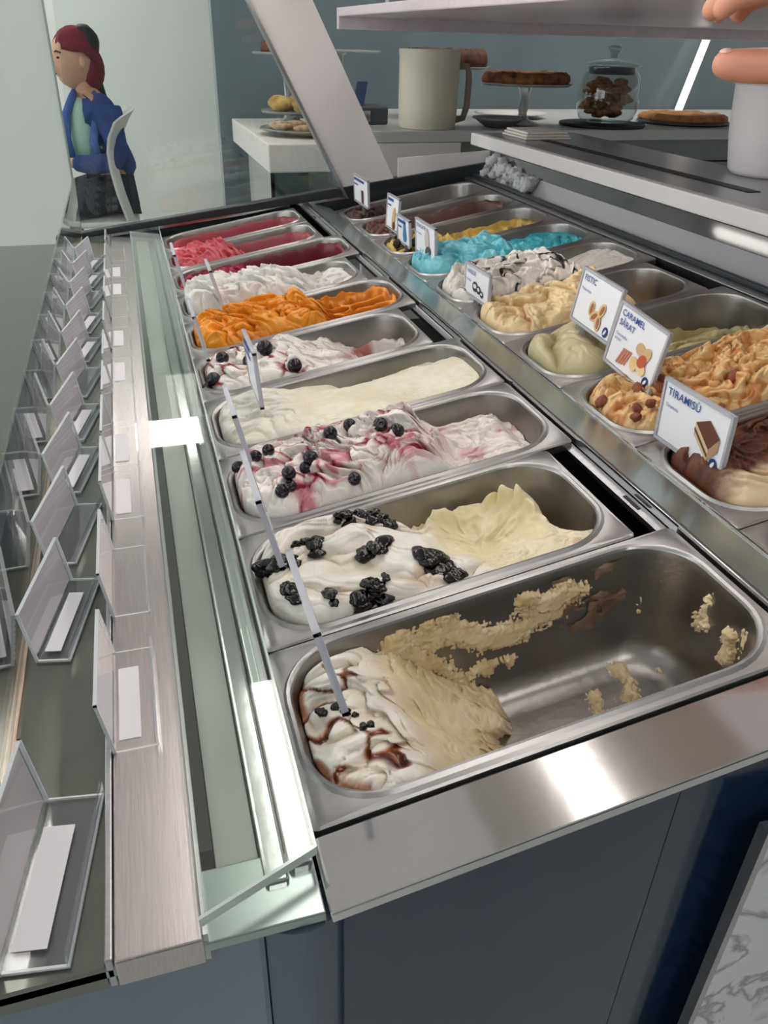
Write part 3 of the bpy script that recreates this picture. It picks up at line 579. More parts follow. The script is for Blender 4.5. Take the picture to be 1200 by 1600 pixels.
# ---- scraps left on the walls and floor of the near pan (parts of that ice cream)
def smear(parent, name, fpos, u0, u1, v0, v1, nu, nv, thick, colf, label=None):
    U, V = np.meshgrid(np.linspace(u0, u1, nu+1), np.linspace(v0, v1, nv+1)); th, colr = thick(U, V), colf(U, V)
    p, nrm = fpos(U, V); th_ = np.maximum(th, -.0012)
    P = np.stack([p[k]+nrm[k]*th_ for k in range(3)], -1).reshape(-1, 3)-np.array(ORG[parent])
    idx = np.arange((nv+1)*(nu+1)).reshape(nv+1, nu+1); q = np.stack([idx[:-1, :-1], idx[:-1, 1:], idx[1:, 1:], idx[1:, :-1]], -1).reshape(-1, 4)
    q = q[(th.reshape(-1)[q] > -.0004).any(1)]
    me = me_from(name, P, [tuple(int(i) for i in f) for f in q], M_GEL, True, colr.reshape(-1, 3), np.full(len(P), .3))
    bmx = bmesh.new(); bmx.from_mesh(me); bmesh.ops.delete(bmx, geom=[v for v in bmx.verts if not v.link_faces], context='VERTS'); bmesh.ops.recalc_face_normals(bmx, faces=bmx.faces); bmx.to_mesh(me); bmx.free()
    o = bpy.data.objects.new(name, me); COL.objects.link(o); o.parent = parent
    if label: o['label'] = label
    return o
p0 = LP[0]
def farwall(S, Dn):      # far long wall of the near pan
    y = p0['cy']+p0['hy']-inset(Dn)-.0003; x, _, z = TL(S, 0*S, Dn); return (x, y+0*S, z), (0*S, -1+0*S, .1+0*S)
def floorpos(S, Yv):
    x, _, z = TL(S, 0*S, -.1072+0*S); return (x, Yv, z), (-ST+0*S, 0*S, CT+0*S)
def endwall(Yv, Dn):
    s = p0['cs']+p0['hx']-inset(Dn)-.0003; x, _, z = TL(s, 0*Yv, Dn); return (x, Yv, z), (-1+0*Yv, 0*Yv, 0*Yv)
crm = lambda sd: (lambda U, V: mixc(C(236, 218, 178), C(208, 176, 122), np.clip(.35+.8*fbm(U*50, V*50, sd, 3), 0, 1)))
brn = lambda sd: (lambda U, V: mixc(C(140, 118, 98), C(104, 72, 50), np.clip(.4+.8*fbm(U*50, V*50, sd, 3), 0, 1)))
def band(sd, path, wid, amp=.004):
    def f(U, V):
        n = .012*fbm(U*55, V*55, sd, 4)+.0035*noise(U*90, V*420, sd+3)+.0045*noise(U*520, V*90, sd+4)
        best = np.full(U.shape, 9.)
        for (x0, z0), (x1, z1) in zip(path[:-1], path[1:]):
            dx, dz = x1-x0, z1-z0; t = np.clip(((U-x0)*dx+(V-z0)*dz)/(dx*dx+dz*dz), 0, 1); best = np.minimum(best, np.hypot(U-x0-t*dx, V-z0-t*dz))
        return amp*(sm(wid*1.25, wid*.35, best+n)*1.25-.35)+.0010*np.abs(noise(U*190, V*190, sd+9))*(best < wid*1.2)
    return f
smear(g10, 'wall_scrap', farwall, .085, .275, -.075, -.006, 190, 70, band(501, [(.10, -.022), (.145, -.020), (.165, -.036), (.20, -.044), (.235, -.036), (.25, -.020)], .011, .0030), crm(503))
smear(g10, 'wall_scrap', farwall, .195, .285, -.05, -.008, 90, 44, band(511, [(.215, -.016), (.24, -.024), (.262, -.022)], .009, .0050), crm(513))
smear(g10, 'wall_scrap', farwall, .09, .17, -.09, -.03, 80, 60, band(521, [(.11, -.030), (.135, -.052), (.150, -.078)], .006, .0022), crm(523))
smear(g10, 'wall_scrap', farwall, .13, .22, -.09, -.045, 90, 44, band(531, [(.15, -.075), (.18, -.066), (.20, -.068)], .0035, .004), crm(533))
smear(g10, 'sauce_stain', farwall, .24, .35, -.075, -.006, 110, 70, lambda U, V: .0009*(sm(.10, .50, fbm(U*34, V*60, 541, 4)+.25*noise(U*120, V*120, 542))*sm(-.075, -.04, V)*sm(.347, .325, U)*1.5-.5), brn(543))
smear(g10, 'wall_scrap', farwall, .30, .345, -.07, -.02, 46, 52, band(551, [(.326, -.030), (.322, -.044), (.320, -.058)], .0050, .005), crm(553))
smear(g10, 'floor_scrap', floorpos, .265, .305, .085, .145, 46, 66, band(561, [(.284, .100), (.288, .128)], .0075, .006), crm(563))
smear(g10, 'floor_scrap', floorpos, .225, .27, .060, .125, 46, 66, band(571, [(.240, .072), (.250, .094), (.256, .112)], .0045, .003), crm(573))
smear(g10, 'floor_scrap', floorpos, .30, .34, .100, .135, 40, 36, band(581, [(.318, .117), (.328, .116)], .0025, .003), crm(583))
smear(g10, 'wall_scrap', endwall, .030, .125, -.085, -.006, 96, 80, band(591, [(.062, -.050), (.060, -.030)], .007, .005), crm(593))
smear(g10, 'wall_scrap', endwall, .075, .118, -.065, -.010, 44, 56, band(601, [(.098, -.050), (.094, -.022)], .0035, .004), crm(603))
smear(g10, 'wall_scrap', endwall, .034, .060, -.04, -.008, 30, 34, band(611, [(.046, -.032), (.044, -.016)], .0030, .003), crm(613))

# ---- berries and clumps
M_CHERRY = mat('black_cherry', (14, 8, 11), .10, spec=.6, bump=.12, bscale=300)
M_BLUEB = mat('blueberry', (30, 22, 36), .22, spec=.6, noise=.3, nscale=300)
M_NUT = mat('candied_nut', (150, 82, 58), .3, noise=.3, nscale=160, bump=.3, bscale=200)
def x2s(x): return x/CT
cl = [(.028, .266, .014, 4), (.068, .273, .010, 3), (.059, .284, .007, 2), (.101, .296, .008, 3), (.122, .297, .010, 3), (.133, .290, .010, 3), (.110, .242, .012, 4), (.162, .211, .016, 5), (.036, .215, .011, 4), (.088, .190, .014, 5), (.103, .190, .011, 4), (.063, .198, .008, 3), (.111, .202, .005, 2)]
for k, (x, y, r, n) in enumerate(cl):
    s = x2s(x); m = MB(); rs = random.Random(900+k); ang = rs.uniform(0, 3.1)
    for j in range(n*2):
        q = (j/(n*2-1)-.5)*1.7*r+rs.uniform(-.2, .2)*r; ss = s+q*math.cos(ang)+rs.uniform(-.3, .3)*r; yy = y+q*math.sin(ang)+rs.uniform(-.3, .3)*r
        d = o_h[g9](ss, yy); m.blob(TL(ss, yy, d+.0016), (r*rs.uniform(.45, .8), r*rs.uniform(.45, .8), r*rs.uniform(.28, .45)), 77*k+j, .22, 18, 2.6)
    o = m.build('cherry_clump', M_CHERRY, g9, smooth=True)
for k, (x, y, r) in enumerate([(.034, .090, .0075), (.046, .086, .006), (.058, .070, .006)]):
    m = MB(); s = x2s(x)
    for j in range(4):
        rs = random.Random(j+60*k); ss = s+rs.uniform(-1, 1)*r; yy = y+rs.uniform(-1, 1)*r*.6; m.blob(TL(ss, yy, o_h[g10](ss, yy)+.0005), (r*.5, r*.45, r*.35), j+9*k, .3, 10)
    m.build('cherry_clump', M_CHERRY, g10, smooth=True)
proto = MB().lathe([(0, -1), (.55, -.84), (.87, -.5), (1, 0), (.9, .45), (.62, .78), (.36, .90), (.30, .84), (.14, .80), (0, .80)], seg=14).build('blueberry', M_BLUEB, None, smooth=True, origin=(0, 0, 0))
bme = proto.data; bpy.data.objects.remove(proto, do_unlink=True)
def berries(lst, gel, T, x0, r, name, label, group, me=bme, lift=.15):
    for k, (x, y) in enumerate(lst):
        s = (x-x0)/CT; d = o_h[gel](s, y); rs = random.Random(int(x*1e4)+k)
        o = bpy.data.objects.new(name, me); COL.objects.link(o); p = T(s, y, d+r*lift); o.location = (p[0], p[1], p[2]+Z0); q = r*rs.uniform(.85, 1.12); o.scale = (q, q, q)
        o.rotation_euler = (rs.uniform(-1.2, 1.2), rs.uniform(-1.2, 1.2), rs.uniform(0, 6)); tag(o, label, 'berry' if me is bme else 'nut', group)
berries([(.123, .434), (.093, .397), (.127, .361), (.148, .454), (.176, .429), (.189, .413), (.022, .456), (.042, .435), (.056, .426), (.056, .368), (.065, .367), (.086, .395), (.067, .374)], g8, TL, 0, .0075, 'blueberry', 'dark blueberry resting on the pink swirled ice cream', 'blueberries on the berry swirl')
berries([(.044, .777), (.014, .732), (.024, .728), (.103, .764), (.132, .705), (.078, .751)], g6, TL, 0, .0105, 'black_cherry', 'glossy black cherry on the red streaked white ice cream', 'cherries on the red streaked ice cream')
nme = MB().blob((0, 0, 0), (1.35, .8, .75), 5, .2, 14).build('nut', M_NUT, None, smooth=True, origin=(0, 0, 0)); nmd = nme.data; bpy.data.objects.remove(nme, do_unlink=True)
berries([(.444, .440), (.485, .430), (.521, .437), (.460, .388), (.453, .380), (.468, .378), (.542, .358), (.438, .447), (.584, .397), (.50, .41)], h8, TR, .424, .0068, 'candied_nut', 'reddish brown candied nut on the caramel ice cream', 'nuts on the caramel ice cream', nmd, .3)
m = MB(); rs = random.Random(3)
for j in range(10): ss, yy = .045+rs.uniform(-.018, .018), 1.25+rs.uniform(-.03, .03); m.blob(TR(ss, yy, o_h[h3](ss, yy)+.002), rs.uniform(.005, .010), j, .4, 9)
m.build('chocolate_chunk', mat('dark_choc', (52, 34, 26), .35), h3, smooth=True)

# ------------------------------------------------------------------ flavour tags standing in the ice cream
def tag_matrix(base, yaw, lean, roll=0.):
    """local x reads along the card, local y points to the customer, local z is up"""
    U = Vector((0, -1, 0)); N = Vector((-1, 0, 0)); Z = Vector((0, 0, 1)); B = Matrix((U, N, Z)).transposed().to_4x4()
    m = Matrix.Translation(base) @ Matrix.Rotation(yaw, 4, 'Z') @ B @ Matrix.Rotation(-lean, 4, 'X') @ Matrix.Rotation(roll, 4, 'Y'); return m
M_FIL = lambda nm, c: mat(nm, c, .6)
def flat(parent, name, pts, mtl, y=.0032, th=.0004):
    return MB().hexa([(x, y, z) for x, z in pts]+[(x, y+th, z) for x, z in pts]).build(name, mtl, parent) if len(pts) == 4 else MB().prism([(x, z) for x, z in pts], 'y', y, y+th).build(name, mtl, parent)
def oval(cx, cz, rx, rz, rot=0., n=14): return [(cx+rx*math.cos(a)*math.cos(rot)-rz*math.sin(a)*math.sin(rot), cz+rx*math.cos(a)*math.sin(rot)+rz*math.sin(a)*math.cos(rot)) for a in [2*math.pi*i/n for i in range(n)]]
def put_text(parent, name, body, size, x, z, mtl, bold=.02):
    me = text_mesh(body, size, bold)
    for v in me.vertices: v.co = (v.co.x+x, .0034, v.co.y+z)
    me.materials.clear(); me.materials.append(mtl); o = bpy.data.objects.new(name, me); COL.objects.link(o); o.parent = parent; return o
def flavour_tag(label, base, zc, W, H, yaw=0., lean=.10, roll=0., title=None, sub=None, pic=None, stem_x=0., stem_w=.020, group='clear flavour tags in the rear row', title_size=.0105, stemlen=.03):
    t = thing('flavour_tag', label, 'tag', base, group, tag_matrix(base, yaw, lean, roll))
    z0, z1 = zc, zc+H; w = W/2
    MB().box((-w, -.0010, z0), (w, .0010, z1)).build('back_plate', M_ACRYL, t)
    MB().box((-w+.004, .0014, z0+.004), (w-.004, .0022, z1-.004)).build('card', M_PAPER, t)
    b = .0032; fr = MB().box((-w, -.0015, z0), (w, .0035, z0+b)).box((-w, -.0015, z1-b), (w, .0035, z1)).box((-w, -.0015, z0), (-w+b, .0035, z1)).box((w-b, -.0015, z0), (w, .0035, z1))
    fr.build('frame', mat('acrylic_frame', (228, 229, 236), .08, 0., spec=.9, trans=.5, ior=1.2), t)
    MB().box((stem_x-stem_w/2, -.0012, zc-stemlen-.03), (stem_x+stem_w/2, .0012, zc)).build('stem', mat('acrylic_stem', (214, 214, 216), .06, 0., spec=.8, trans=.85, ior=1.15), t)
    if title and title[0] == '#':      # print too small to read in the picture: plain ink lines
        for i, k in enumerate(title[1:]):
            zz = z1-.012-.010*i; flat(t, 'print_line', [(-w+.009, zz), (-w+.009+W*.085*int(k), zz), (-w+.009+W*.085*int(k), zz+(.0052 if i == 0 else .0030)), (-w+.009, zz+(.0052 if i == 0 else .0030))], M_INK)
    elif title:
        ls = title.split('\n')
        for i, l in enumerate(ls): put_text(t, 'title', l, title_size, -w+.009, z1-.0045-title_size*(.95+1.12*i), M_INK, .009)
        if sub: put_text(t, 'subtitle', sub, .0055, -w+.009, z1-.0045-title_size*(1.12*len(ls))-.0105, M_INK, .002)
    if pic: pic(t, w, z0, z1)
    return t
def logo(t, w, z0): flat(t, 'round_logo', oval(w-.013, z0+.0125, .0058, .0066), mat('logo_blue', (34, 58, 112), .5)); flat(t, 'logo_mark', oval(w-.013, z0+.0125, .0018, .0042, -.5), M_PAPER, .0037)
def pic_pist(t, w, z0, z1):
    for i, (x, z, r) in enumerate([(-.006, .029, .5), (.004, .022, -.3), (.018, .034, .2), (.016, .017, .7)]):
        flat(t, 'nut_picture', oval(x, z0+z, .0098, .0062, r+1.0), mat('pic_shell', (222, 188, 140), .6), .0032+.0002*i); flat(t, 'nut_picture', oval(x+.001, z0+z, .0070, .0032, r+1.0), mat('pic_kernel', (168, 106, 72), .6), .0036+.0002*i)
    logo(t, w, z0)
def pic_car(t, w, z0, z1):
    for i in range(4): x = -.026+.005*i; flat(t, 'caramel_picture', [(x, z0+.010+.001*i), (x+.0026, z0+.009+.001*i), (x+.0105, z0+.030+.0005*i), (x+.008, z0+.031+.0005*i)], mat('pic_caramel', (206, 122, 94), .6))
    for i, (x, z, c) in enumerate([(.012, .042, (206, 172, 128)), (.026, .041, (214, 180, 136)), (.008, .022, (232, 200, 140)), (.024, .022, (236, 208, 160)), (.022, .031, (196, 92, 62))]): flat(t, 'nut_picture', oval(x, z0+z, .0088, .0072, i), mat('pic_nut%d' % i, c, .6), .0032+.0002*i)
    logo(t, w, z0)
def pic_tira(t, w, z0, z1):
    x = .012
    flat(t, 'cake_picture', [(x-.006, z0+.030), (x+.018, z0+.012), (x+.018, z0+.024), (x-.006, z0+.043)], mat('pic_sponge', (214, 190, 150), .6)); flat(t, 'cake_picture', [(x-.006, z0+.035), (x+.018, z0+.016), (x+.018, z0+.019), (x-.006, z0+.038)], mat('pic_layer', (98, 66, 46), .6), .0036)
    flat(t, 'cake_picture', [(x-.006, z0+.043), (x+.018, z0+.024), (x+.030, z0+.040), (x+.012, z0+.052)], mat('pic_cocoa', (104, 60, 44), .6)); flat(t, 'cake_picture', [(x+.018, z0+.012), (x+.030, z0+.026), (x+.030, z0+.040), (x+.018, z0+.024)], mat('pic_side', (176, 146, 110), .6))
    logo(t, w, z0)
def pic_dark(t, w, z0, z1):
    for i, (x, z, r) in enumerate([(-.004, .020, .010), (.010, .018, .008), (.022, .014, .006)]): flat(t, 'cookie_picture', oval(x, z0+z, r, r*.8), mat('pic_dark', (56, 54, 62), .6), .0032); flat(t, 'cookie_picture', oval(x, z0+z+.001, r*.6, r*.35), M_PAPER, .0036)
def pic_blue(t, w, z0, z1): flat(t, 'drop_picture', [(0.008, z0+.054), (.016, z0+.034), (.020, z0+.016), (.012, z0+.008), (.001, z0+.010), (-.002, z0+.020), (.003, z0+.036)], mat('pic_bluegum', (60, 132, 190), .6))
def pic_shake(t, w, z0, z1): flat(t, 'milk_picture', oval(.012, z0+.034, .012, .018), mat('pic_milk', (206, 192, 190), .6)); flat(t, 'milk_picture', oval(.018, z0+.014, .016, .009, .3), mat('pic_choc', (92, 78, 84), .6), .0035)
def pic_banana(t, w, z0, z1): flat(t, 'fruit_picture', oval(.012, z0+.026, .010, .022, -.2), mat('pic_banana', (206, 176, 110), .6)); flat(t, 'fruit_picture', oval(.016, z0+.012, .008, .008), mat('pic_brown', (96, 66, 46), .6), .0035)
def pic_choco(t, w, z0, z1): flat(t, 'chocolate_picture', [(.006, z0+.006), (.024, z0+.006), (.024, z0+.034), (.006, z0+.034)], mat('pic_bar', (92, 54, 50), .6))
flavour_tag('clear tag reading TIRAMISU with a cake slice picture', (.452, .286, .055), .004, .106, .068, .02, .02, .0, 'TIRAMISÙ', 'Tiramisù', pic_tira, .012, title_size=.0115)
flavour_tag('clear tag reading CARAMEL SARAT with peanuts picture', (.490, .470, .062), .010, .102, .078, .02, -.10, .10, 'CARAMEL\nSĂRAT', 'Caramello\nsalato', pic_car, -.012, .024)
flavour_tag('clear tag reading FISTIC with pistachio picture', (.495, .580, .062), .032, .099, .071, .02, -.12, .06, 'FISTIC', 'Pistacchio', pic_pist, -.022, .022)
flavour_tag('clear tag reading VANILIE in front of the streaked white ice cream', (.455, .850, .056), .006, .096, .050, .02, .02, 0, 'VANILIE', 'Vaniglia', pic_dark, 0, title_size=.0095)
flavour_tag('clear tag with grey milk picture behind the blue ice cream', (.462, 1.115, .056), .012, .112, .062, 0, .06, 0, 'STRACIATELLA', 'Stracciatella', pic_shake, .01, title_size=.0095)
flavour_tag('clear tag with blue drop picture', (.462, 1.245, .056), .006, .080, .054, 0, .08, 0, '#73', None, pic_blue, .0, title_size=.0085)
flavour_tag('clear tag with banana picture among the far rear pans', (.466, 1.350, .056), .014, .084, .068, 0, -.05, 0, '#53', None, pic_banana, -.01, title_size=.0095)
flavour_tag('farthest clear tag, with a chocolate bar picture', (.470, 1.600, .056), .022, .128, .062, 0, .05, 0, '#83', None, pic_choco, .01, title_size=.0105)
lt = [('clear tag stuck in the nearly empty near pan', .046, .105, .026, .095, .076, .245), ('clear tag stuck between the black cherry clumps', .036, .285, .024, .095, .072, .240),
      ('clear tag in the berry swirl ice cream', .038, .470, .020, .085, .066, .235), ('clear lettered tag leaning in the smooth cream ice cream', .066, .600, .026, .090, .070, .080),
      ('clear tag in the red streaked white ice cream', .026, .815, .020, .090, .066, .215), ('clear tag at the edge of the mango ice cream', .074, 1.020, .020, .080, .066, .260), ('clear tag in the raspberry and coconut corner', .024, 1.200, .016, .100, .066, .215)]
for i, (lb, x, y, zc, W, H, lean) in enumerate(lt):
    flavour_tag(lb, (x, y, x*.18+.0), zc, W, H, 0., lean, 0., {3: '#66'}.get(i), None, None, 0., .018, 'clear flavour tags in the front row', .013, .03)

# ------------------------------------------------------------------ L-shaped acrylic holders on the front ledge
def printed():
    m = mat('printed_paper', (232, 235, 238), .7); nt = m.node_tree; b = nt.nodes['Principled BSDF']; tc = nt.nodes.new('ShaderNodeTexCoord'); sp_ = nt.nodes.new('ShaderNodeSeparateXYZ'); nt.links.new(tc.outputs['Object'], sp_.inputs[0])
    wv = nt.nodes.new('ShaderNodeMath'); wv.operation = 'MULTIPLY'; wv.inputs[1].default_value = 1150; nt.links.new(sp_.outputs['Z'], wv.inputs[0]); sn = nt.nodes.new('ShaderNodeMath'); sn.operation = 'SINE'; nt.links.new(wv.outputs[0], sn.inputs[0])
    n = nt.nodes.new('ShaderNodeTexNoise'); n.inputs['Scale'].default_value = 320; nt.links.new(tc.outputs['Object'], n.inputs['Vector']); mm = nt.nodes.new('ShaderNodeMath'); mm.operation = 'MULTIPLY'; nt.links.new(sn.outputs[0], mm.inputs[0]); nt.links.new(n.outputs['Fac'], mm.inputs[1])
    r = nt.nodes.new('ShaderNodeValToRGB'); r.color_ramp.elements[0].position = .22; r.color_ramp.elements[0].color = (*s2l((230, 233, 237)), 1); r.color_ramp.elements[1].position = .42; r.color_ramp.elements[1].color = (*s2l((140, 152, 176)), 1)
    nt.links.new(mm.outputs[0], r.inputs[0]); nt.links.new(r.outputs[0], b.inputs['Base Color']); return m
M_PRINT = printed()
M_HOLD = mat('holder_acrylic', (216, 220, 222), .05, 0., spec=.8, trans=.9, ior=1.12)
ordn = ['nearest', 'second nearest', 'third nearest', 'fourth nearest', 'fifth nearest', 'sixth nearest', 'seventh nearest', 'eighth nearest', 'ninth nearest', 'tenth nearest', 'farthest']
def holder(kind, i, x, y, yaw, L, H, foot, paper, label, group):
    M = Matrix.Translation((x, y, .0005)) @ Matrix.Rotation(yaw, 4, 'Z')   # local y runs along the panel, local x towards the pans
    t = thing('label_holder', label, 'holder', (x, y, 0), group, M)
    MB().hexa([(0, 0, .0), (.0022, 0, .0), (.0022, L, .0), (0, L, .0), (-.006, 0, H), (-.0038, 0, H), (-.0038, L, H), (-.006, L, H)]).build('panel', M_ACRYL, t)
    e = MB()
    for ya, yb in ((0, .0012), (L-.0012, L)): e.hexa([(0, ya, .0), (.0024, ya, .0), (.0024, yb, .0), (0, yb, .0), (-.006, ya, H), (-.0036, ya, H), (-.0036, yb, H), (-.006, yb, H)])
    e.hexa([(-.0060, 0, H-.0012), (-.0036, 0, H-.0012), (-.0036, L, H-.0012), (-.0060, L, H-.0012), (-.0062, 0, H), (-.0036, 0, H), (-.0036, L, H), (-.0062, L, H)])
    e.box((.002, 0, 0), (foot, .0016, .0016)).box((.002, L-.0012, 0), (foot, L, .0016)).box((foot-.0014, 0, 0), (foot, L, .0018)).build('polished_edge', mat('polished_acrylic_edge', (226, 230, 230), .15, 0., spec=.8), t)
    MB().box((.002, 0, 0), (foot, L, .0014)).build('foot', M_ACRYL, t)
    MB().box((foot-.0016, 0, .0018), (foot, L, .012)).build('front_lip', M_ACRYL, t)
    if paper:
        p = paper; h0, h1 = .003, H-.003; k = .006/H
        MB().hexa([(-k*h0-.0010, p[0]*L, h0), (-k*h0-.0004, p[0]*L, h0), (-k*h0-.0004, p[1]*L, h0), (-k*h0-.0010, p[1]*L, h0), (-k*h1-.0010, p[0]*L, h1), (-k*h1-.0004, p[0]*L, h1), (-k*h1-.0004, p[1]*L, h1), (-k*h1-.0010, p[1]*L, h1)]).build('paper', M_PRINT, t)
        MB().hexa([(-k*h0-.0003, p[0]*L, h0), (-k*h0+.0002, p[0]*L, h0), (-k*h0+.0002, p[1]*L, h0), (-k*h0-.0003, p[1]*L, h0), (-k*h1-.0003, p[0]*L, h1), (-k*h1+.0002, p[0]*L, h1), (-k*h1+.0002, p[1]*L, h1), (-k*h1-.0003, p[1]*L, h1)]).build('paper_back', mat('paper_back', (222, 212, 212), .75), t)
        if i % 3 != 1: MB().box((.004, .1*L, .0015), (foot*.62, .8*L, .0021)).build('folded_slip', M_PAPER, t)
ya = [.095, .245, .403, .520, .640, .770, .920, 1.08, 1.21, 1.34, 1.48]
for i, y in enumerate(ya):
    holder('A', i, -.1125, y, 0., .105, .046, .030, (.04, .96), ordn[i]+' clear acrylic label holder on the brushed steel ledge', 'label holders on the brushed ledge')
yb_ = [.205, .340, .475, .605, .740, .875, 1.01, 1.15, 1.285, 1.41]
holder('B', 9, -.1700, -.040, -.15, .110, .055, .036, (.03, .97), 'clear acrylic label holder at the near end of the smoked ledge by the front pane', 'label holders along the front pane')
for i, y in enumerate(yb_):
    holder('B', i, -.1690, y, -.20, .108, .046, .026, (.03, .97), ordn[i+1]+' clear acrylic label holder along the upright front pane', 'label holders along the front pane')

# ------------------------------------------------------------------ back counter and what stands on it
bc = thing('back_counter', 'white topped back counter along the grey wall', 'counter', (1.9, 2.6, -.75))
MB().box((.625, 2.17, .150), (3.25, 3.01, .182)).build('counter_top', mat('counter_grey', (196, 198, 196), .3), bc, bevel=.003)
MB().box((.94, 2.19, .085), (3.25, 2.21, .150)).build('fascia', mat('fascia_grey', (128, 134, 132), .4), bc)
MB().box((.625, 2.172, -.40), (.938, 2.20, .149)).build('white_front', M_WHITE, bc)
for i in range(6):
    d_ = MB().box((.945+.38*i, 2.20, -.62), (1.317+.38*i, 2.225, .078)).build('cabinet_door', mat('door_grey', (146, 150, 150), .4), bc, bevel=.002)
MB().box((.63, 2.225, -.75), (3.25, 3.0, .149)).build('carcass', mat('carcass_grey', (110, 114, 116), .5), bc)
cc = thing('corner_counter', 'white corner counter with a glass display below', 'counter', (.48, 2.55, -.75))
MB().box((.342, 2.17, .072), (.62, 2.99, .150)).build('counter_slab', M_WHITE2, cc, bevel=.004)
MB().box((.350, 2.19, -.60), (.356, 2.97, .071)).build('side_glass', M_GLASSG, cc)
MB().box((.358, 2.18, -.60), (.61, 2.186, .071)).build('front_glass', M_GLASSG, cc)
MB().box((.346, 2.176, -.60), (.357, 2.188, .071)).build('corner_post', M_POLISH, cc)
MB().box((.36, 2.20, -.75), (.61, 2.95, -.60)).build('base', M_WHITE, cc)
for z in (-.12, -.36): MB().box((.36, 2.20, z), (.61, 2.95, z+.008)).build('shelf', M_GLASSG, cc)

# pitcher
M_PITCH = mat('cream_enamel', (214, 208, 190), .35)
def handle_tube(m, cx, cy, z0, z1, r, off): m.tube([(cx+off, cy, z1-.02), (cx+off+.035, cy-.005, z1-.022), (cx+off+.042, cy-.006, z1-.05), (cx+off+.040, cy-.006, z0+.06), (cx+off+.03, cy-.004, z0+.028), (cx+off-.004, cy, z0+.02)], r, 8)
pt = thing('pitcher', 'tall cream enamel pitcher on the white counter', 'pitcher', (.855, 2.26, .182))
MB().lathe([(0, .0), (.083, .0), (.087, .004), (.090, .05), (.091, .19), (.093, .205), (.092, .212), (.088, .208), (.086, .19), (.084, .02), (0, .02)], (.855, 2.26, .182), 36).build('jug', M_PITCH, pt, smooth=True, sharp=.8)
m = MB(); handle_tube(m, .855, 2.26, .182, .182+.19, .010, .086); m.build('handle', mat('pitcher_handle', (150, 138, 120), .4), pt, smooth=True)
# cake stand + tart
M_CG = pane('table_glass', (226, 232, 232), .08)
def cake_stand(x, y, r, h, label, z=.182, foot=True):
    t = thing('cake_stand', label, 'cake stand', (x, y, z), 'glass cake stands')
    MB().lathe([(0, h-.004), (r, h-.002), (r+.004, h+.006), (r, h+.004), (0, h+.002)], (x, y, z), 32).build('plate', mat('stand_glass', (196, 200, 198), .08, trans=.6, ior=1.2), t, smooth=True)
    MB().lathe([(0, 0), (.058, 0), (.056, .006), (.02, .018), (.013, .035), (.019, .055), (.012, .075), (.02, h-.012), (.03, h-.004)], (x, y, z), 20).build('stem', mat('stand_glass', (196, 200, 198)), t, smooth=True)
    return z+h
def crusty(name, label, x, y, z, rx, ry, h, c1, c2, sd, cat='pie', nub=.25):
    m = MB(); n = 40; rings = [(1., 0), (1.03, .35), (1.0, .72), (.93, .98), (.86, .90), (.6, .86), (.3, .84), (0.01, .84)]
    rs = random.Random(sd)
    for r, hh in rings:
        for j in range(n):
            a = 2*math.pi*j/n; k = 1+.025*math.sin(7*a+sd)+.012*math.sin(17*a)+rs.uniform(-.01, .01); m.v.append((x+rx*r*k*math.cos(a), y+ry*r*k*math.sin(a), z+h*(hh+(nub*rs.uniform(-.5, .5) if .2 < r < 1. and hh > .5 else 0))))
    for i in range(len(rings)-1): m.f += [(i*n+j, i*n+(j+1) % n, (i+1)*n+(j+1) % n, (i+1)*n+j) for j in range(n)]
    m.f += [tuple(range(n))[::-1], tuple((len(rings)-1)*n+j for j in range(n))]
    o = m.build(name, mat(name+'_crust%d' % sd, c1, .7, rgb2=c2, nscale=38, bump=.5, bscale=90), None, smooth=True, origin=(x, y, z)); return tag(o, label, cat)
zt = cake_stand(1.215, 2.34, .145, .118, 'glass cake stand carrying the chocolate tart')
crusty('berry_tart', 'round brown crumble tart on the glass cake stand', 1.215, 2.34, zt+.003, .136, .136, .034, (150, 96, 52), (58, 30, 20), 3)
zt = cake_stand(1.04, 2.62, .15, .155, 'tall cake stand half hidden behind the pitcher')
crusty('chocolate_cake', 'dark brown cake behind the pitcher', 1.04, 2.62, zt+.003, .138, .138, .052, (96, 58, 40), (56, 30, 24), 5, 'cake')
zt = cake_stand(.66, 2.62, .14, .195, 'empty tall glass cake stand beside the white upright')
# cookie jar
jx, jy, jz = 1.50, 2.30, .194
jt_ = thing('cookie_jar', 'lidded glass jar full of brown cookies', 'jar', (jx, jy, jz))
MB().lathe([(0, .0), (.070, .0), (.090, .012), (.101, .045), (.101, .105), (.090, .140), (.080, .150), (.080, .162)], (jx, jy, jz), 36).build('jar_body', M_CG, jt_, smooth=True)
MB().lathe([(0, .186), (.03, .183), (.084, .172), (.090, .166), (.088, .163), (.0, .163)], (jx, jy, jz), 32).build('lid', M_CG, jt_, smooth=True)
MB().lathe([(0, .186), (.012, .187), (.011, .198), (.022, .206), (.024, .216), (.016, .222), (0, .223)], (jx, jy, jz), 20).build('knob', M_CG, jt_, smooth=True)
MB().lathe([(.070, .140), (.074, .141), (.074, .158), (.070, .160)], (jx, jy, jz), 28).build('label_band', mat('jar_band', (70, 76, 82), .4), jt_, smooth=True)
rs = random.Random(8)
for k in range(34):
    a = rs.uniform(0, 6.28); r = .072*math.sqrt(rs.random()); z = jz+.018+.105*k/34
    o = MB().blob((jx+r*math.cos(a), jy+r*math.sin(a), z), (.026, .022, .011), k, .2, 10).build('cookie', mat('cookie', (190, 132, 84), .8, rgb2=(126, 76, 46), nscale=60), None, smooth=True)
    o.location.z += 0; tag(o, 'brown cookie inside the lidded glass jar', 'cookie', 'cookies in the glass jar')
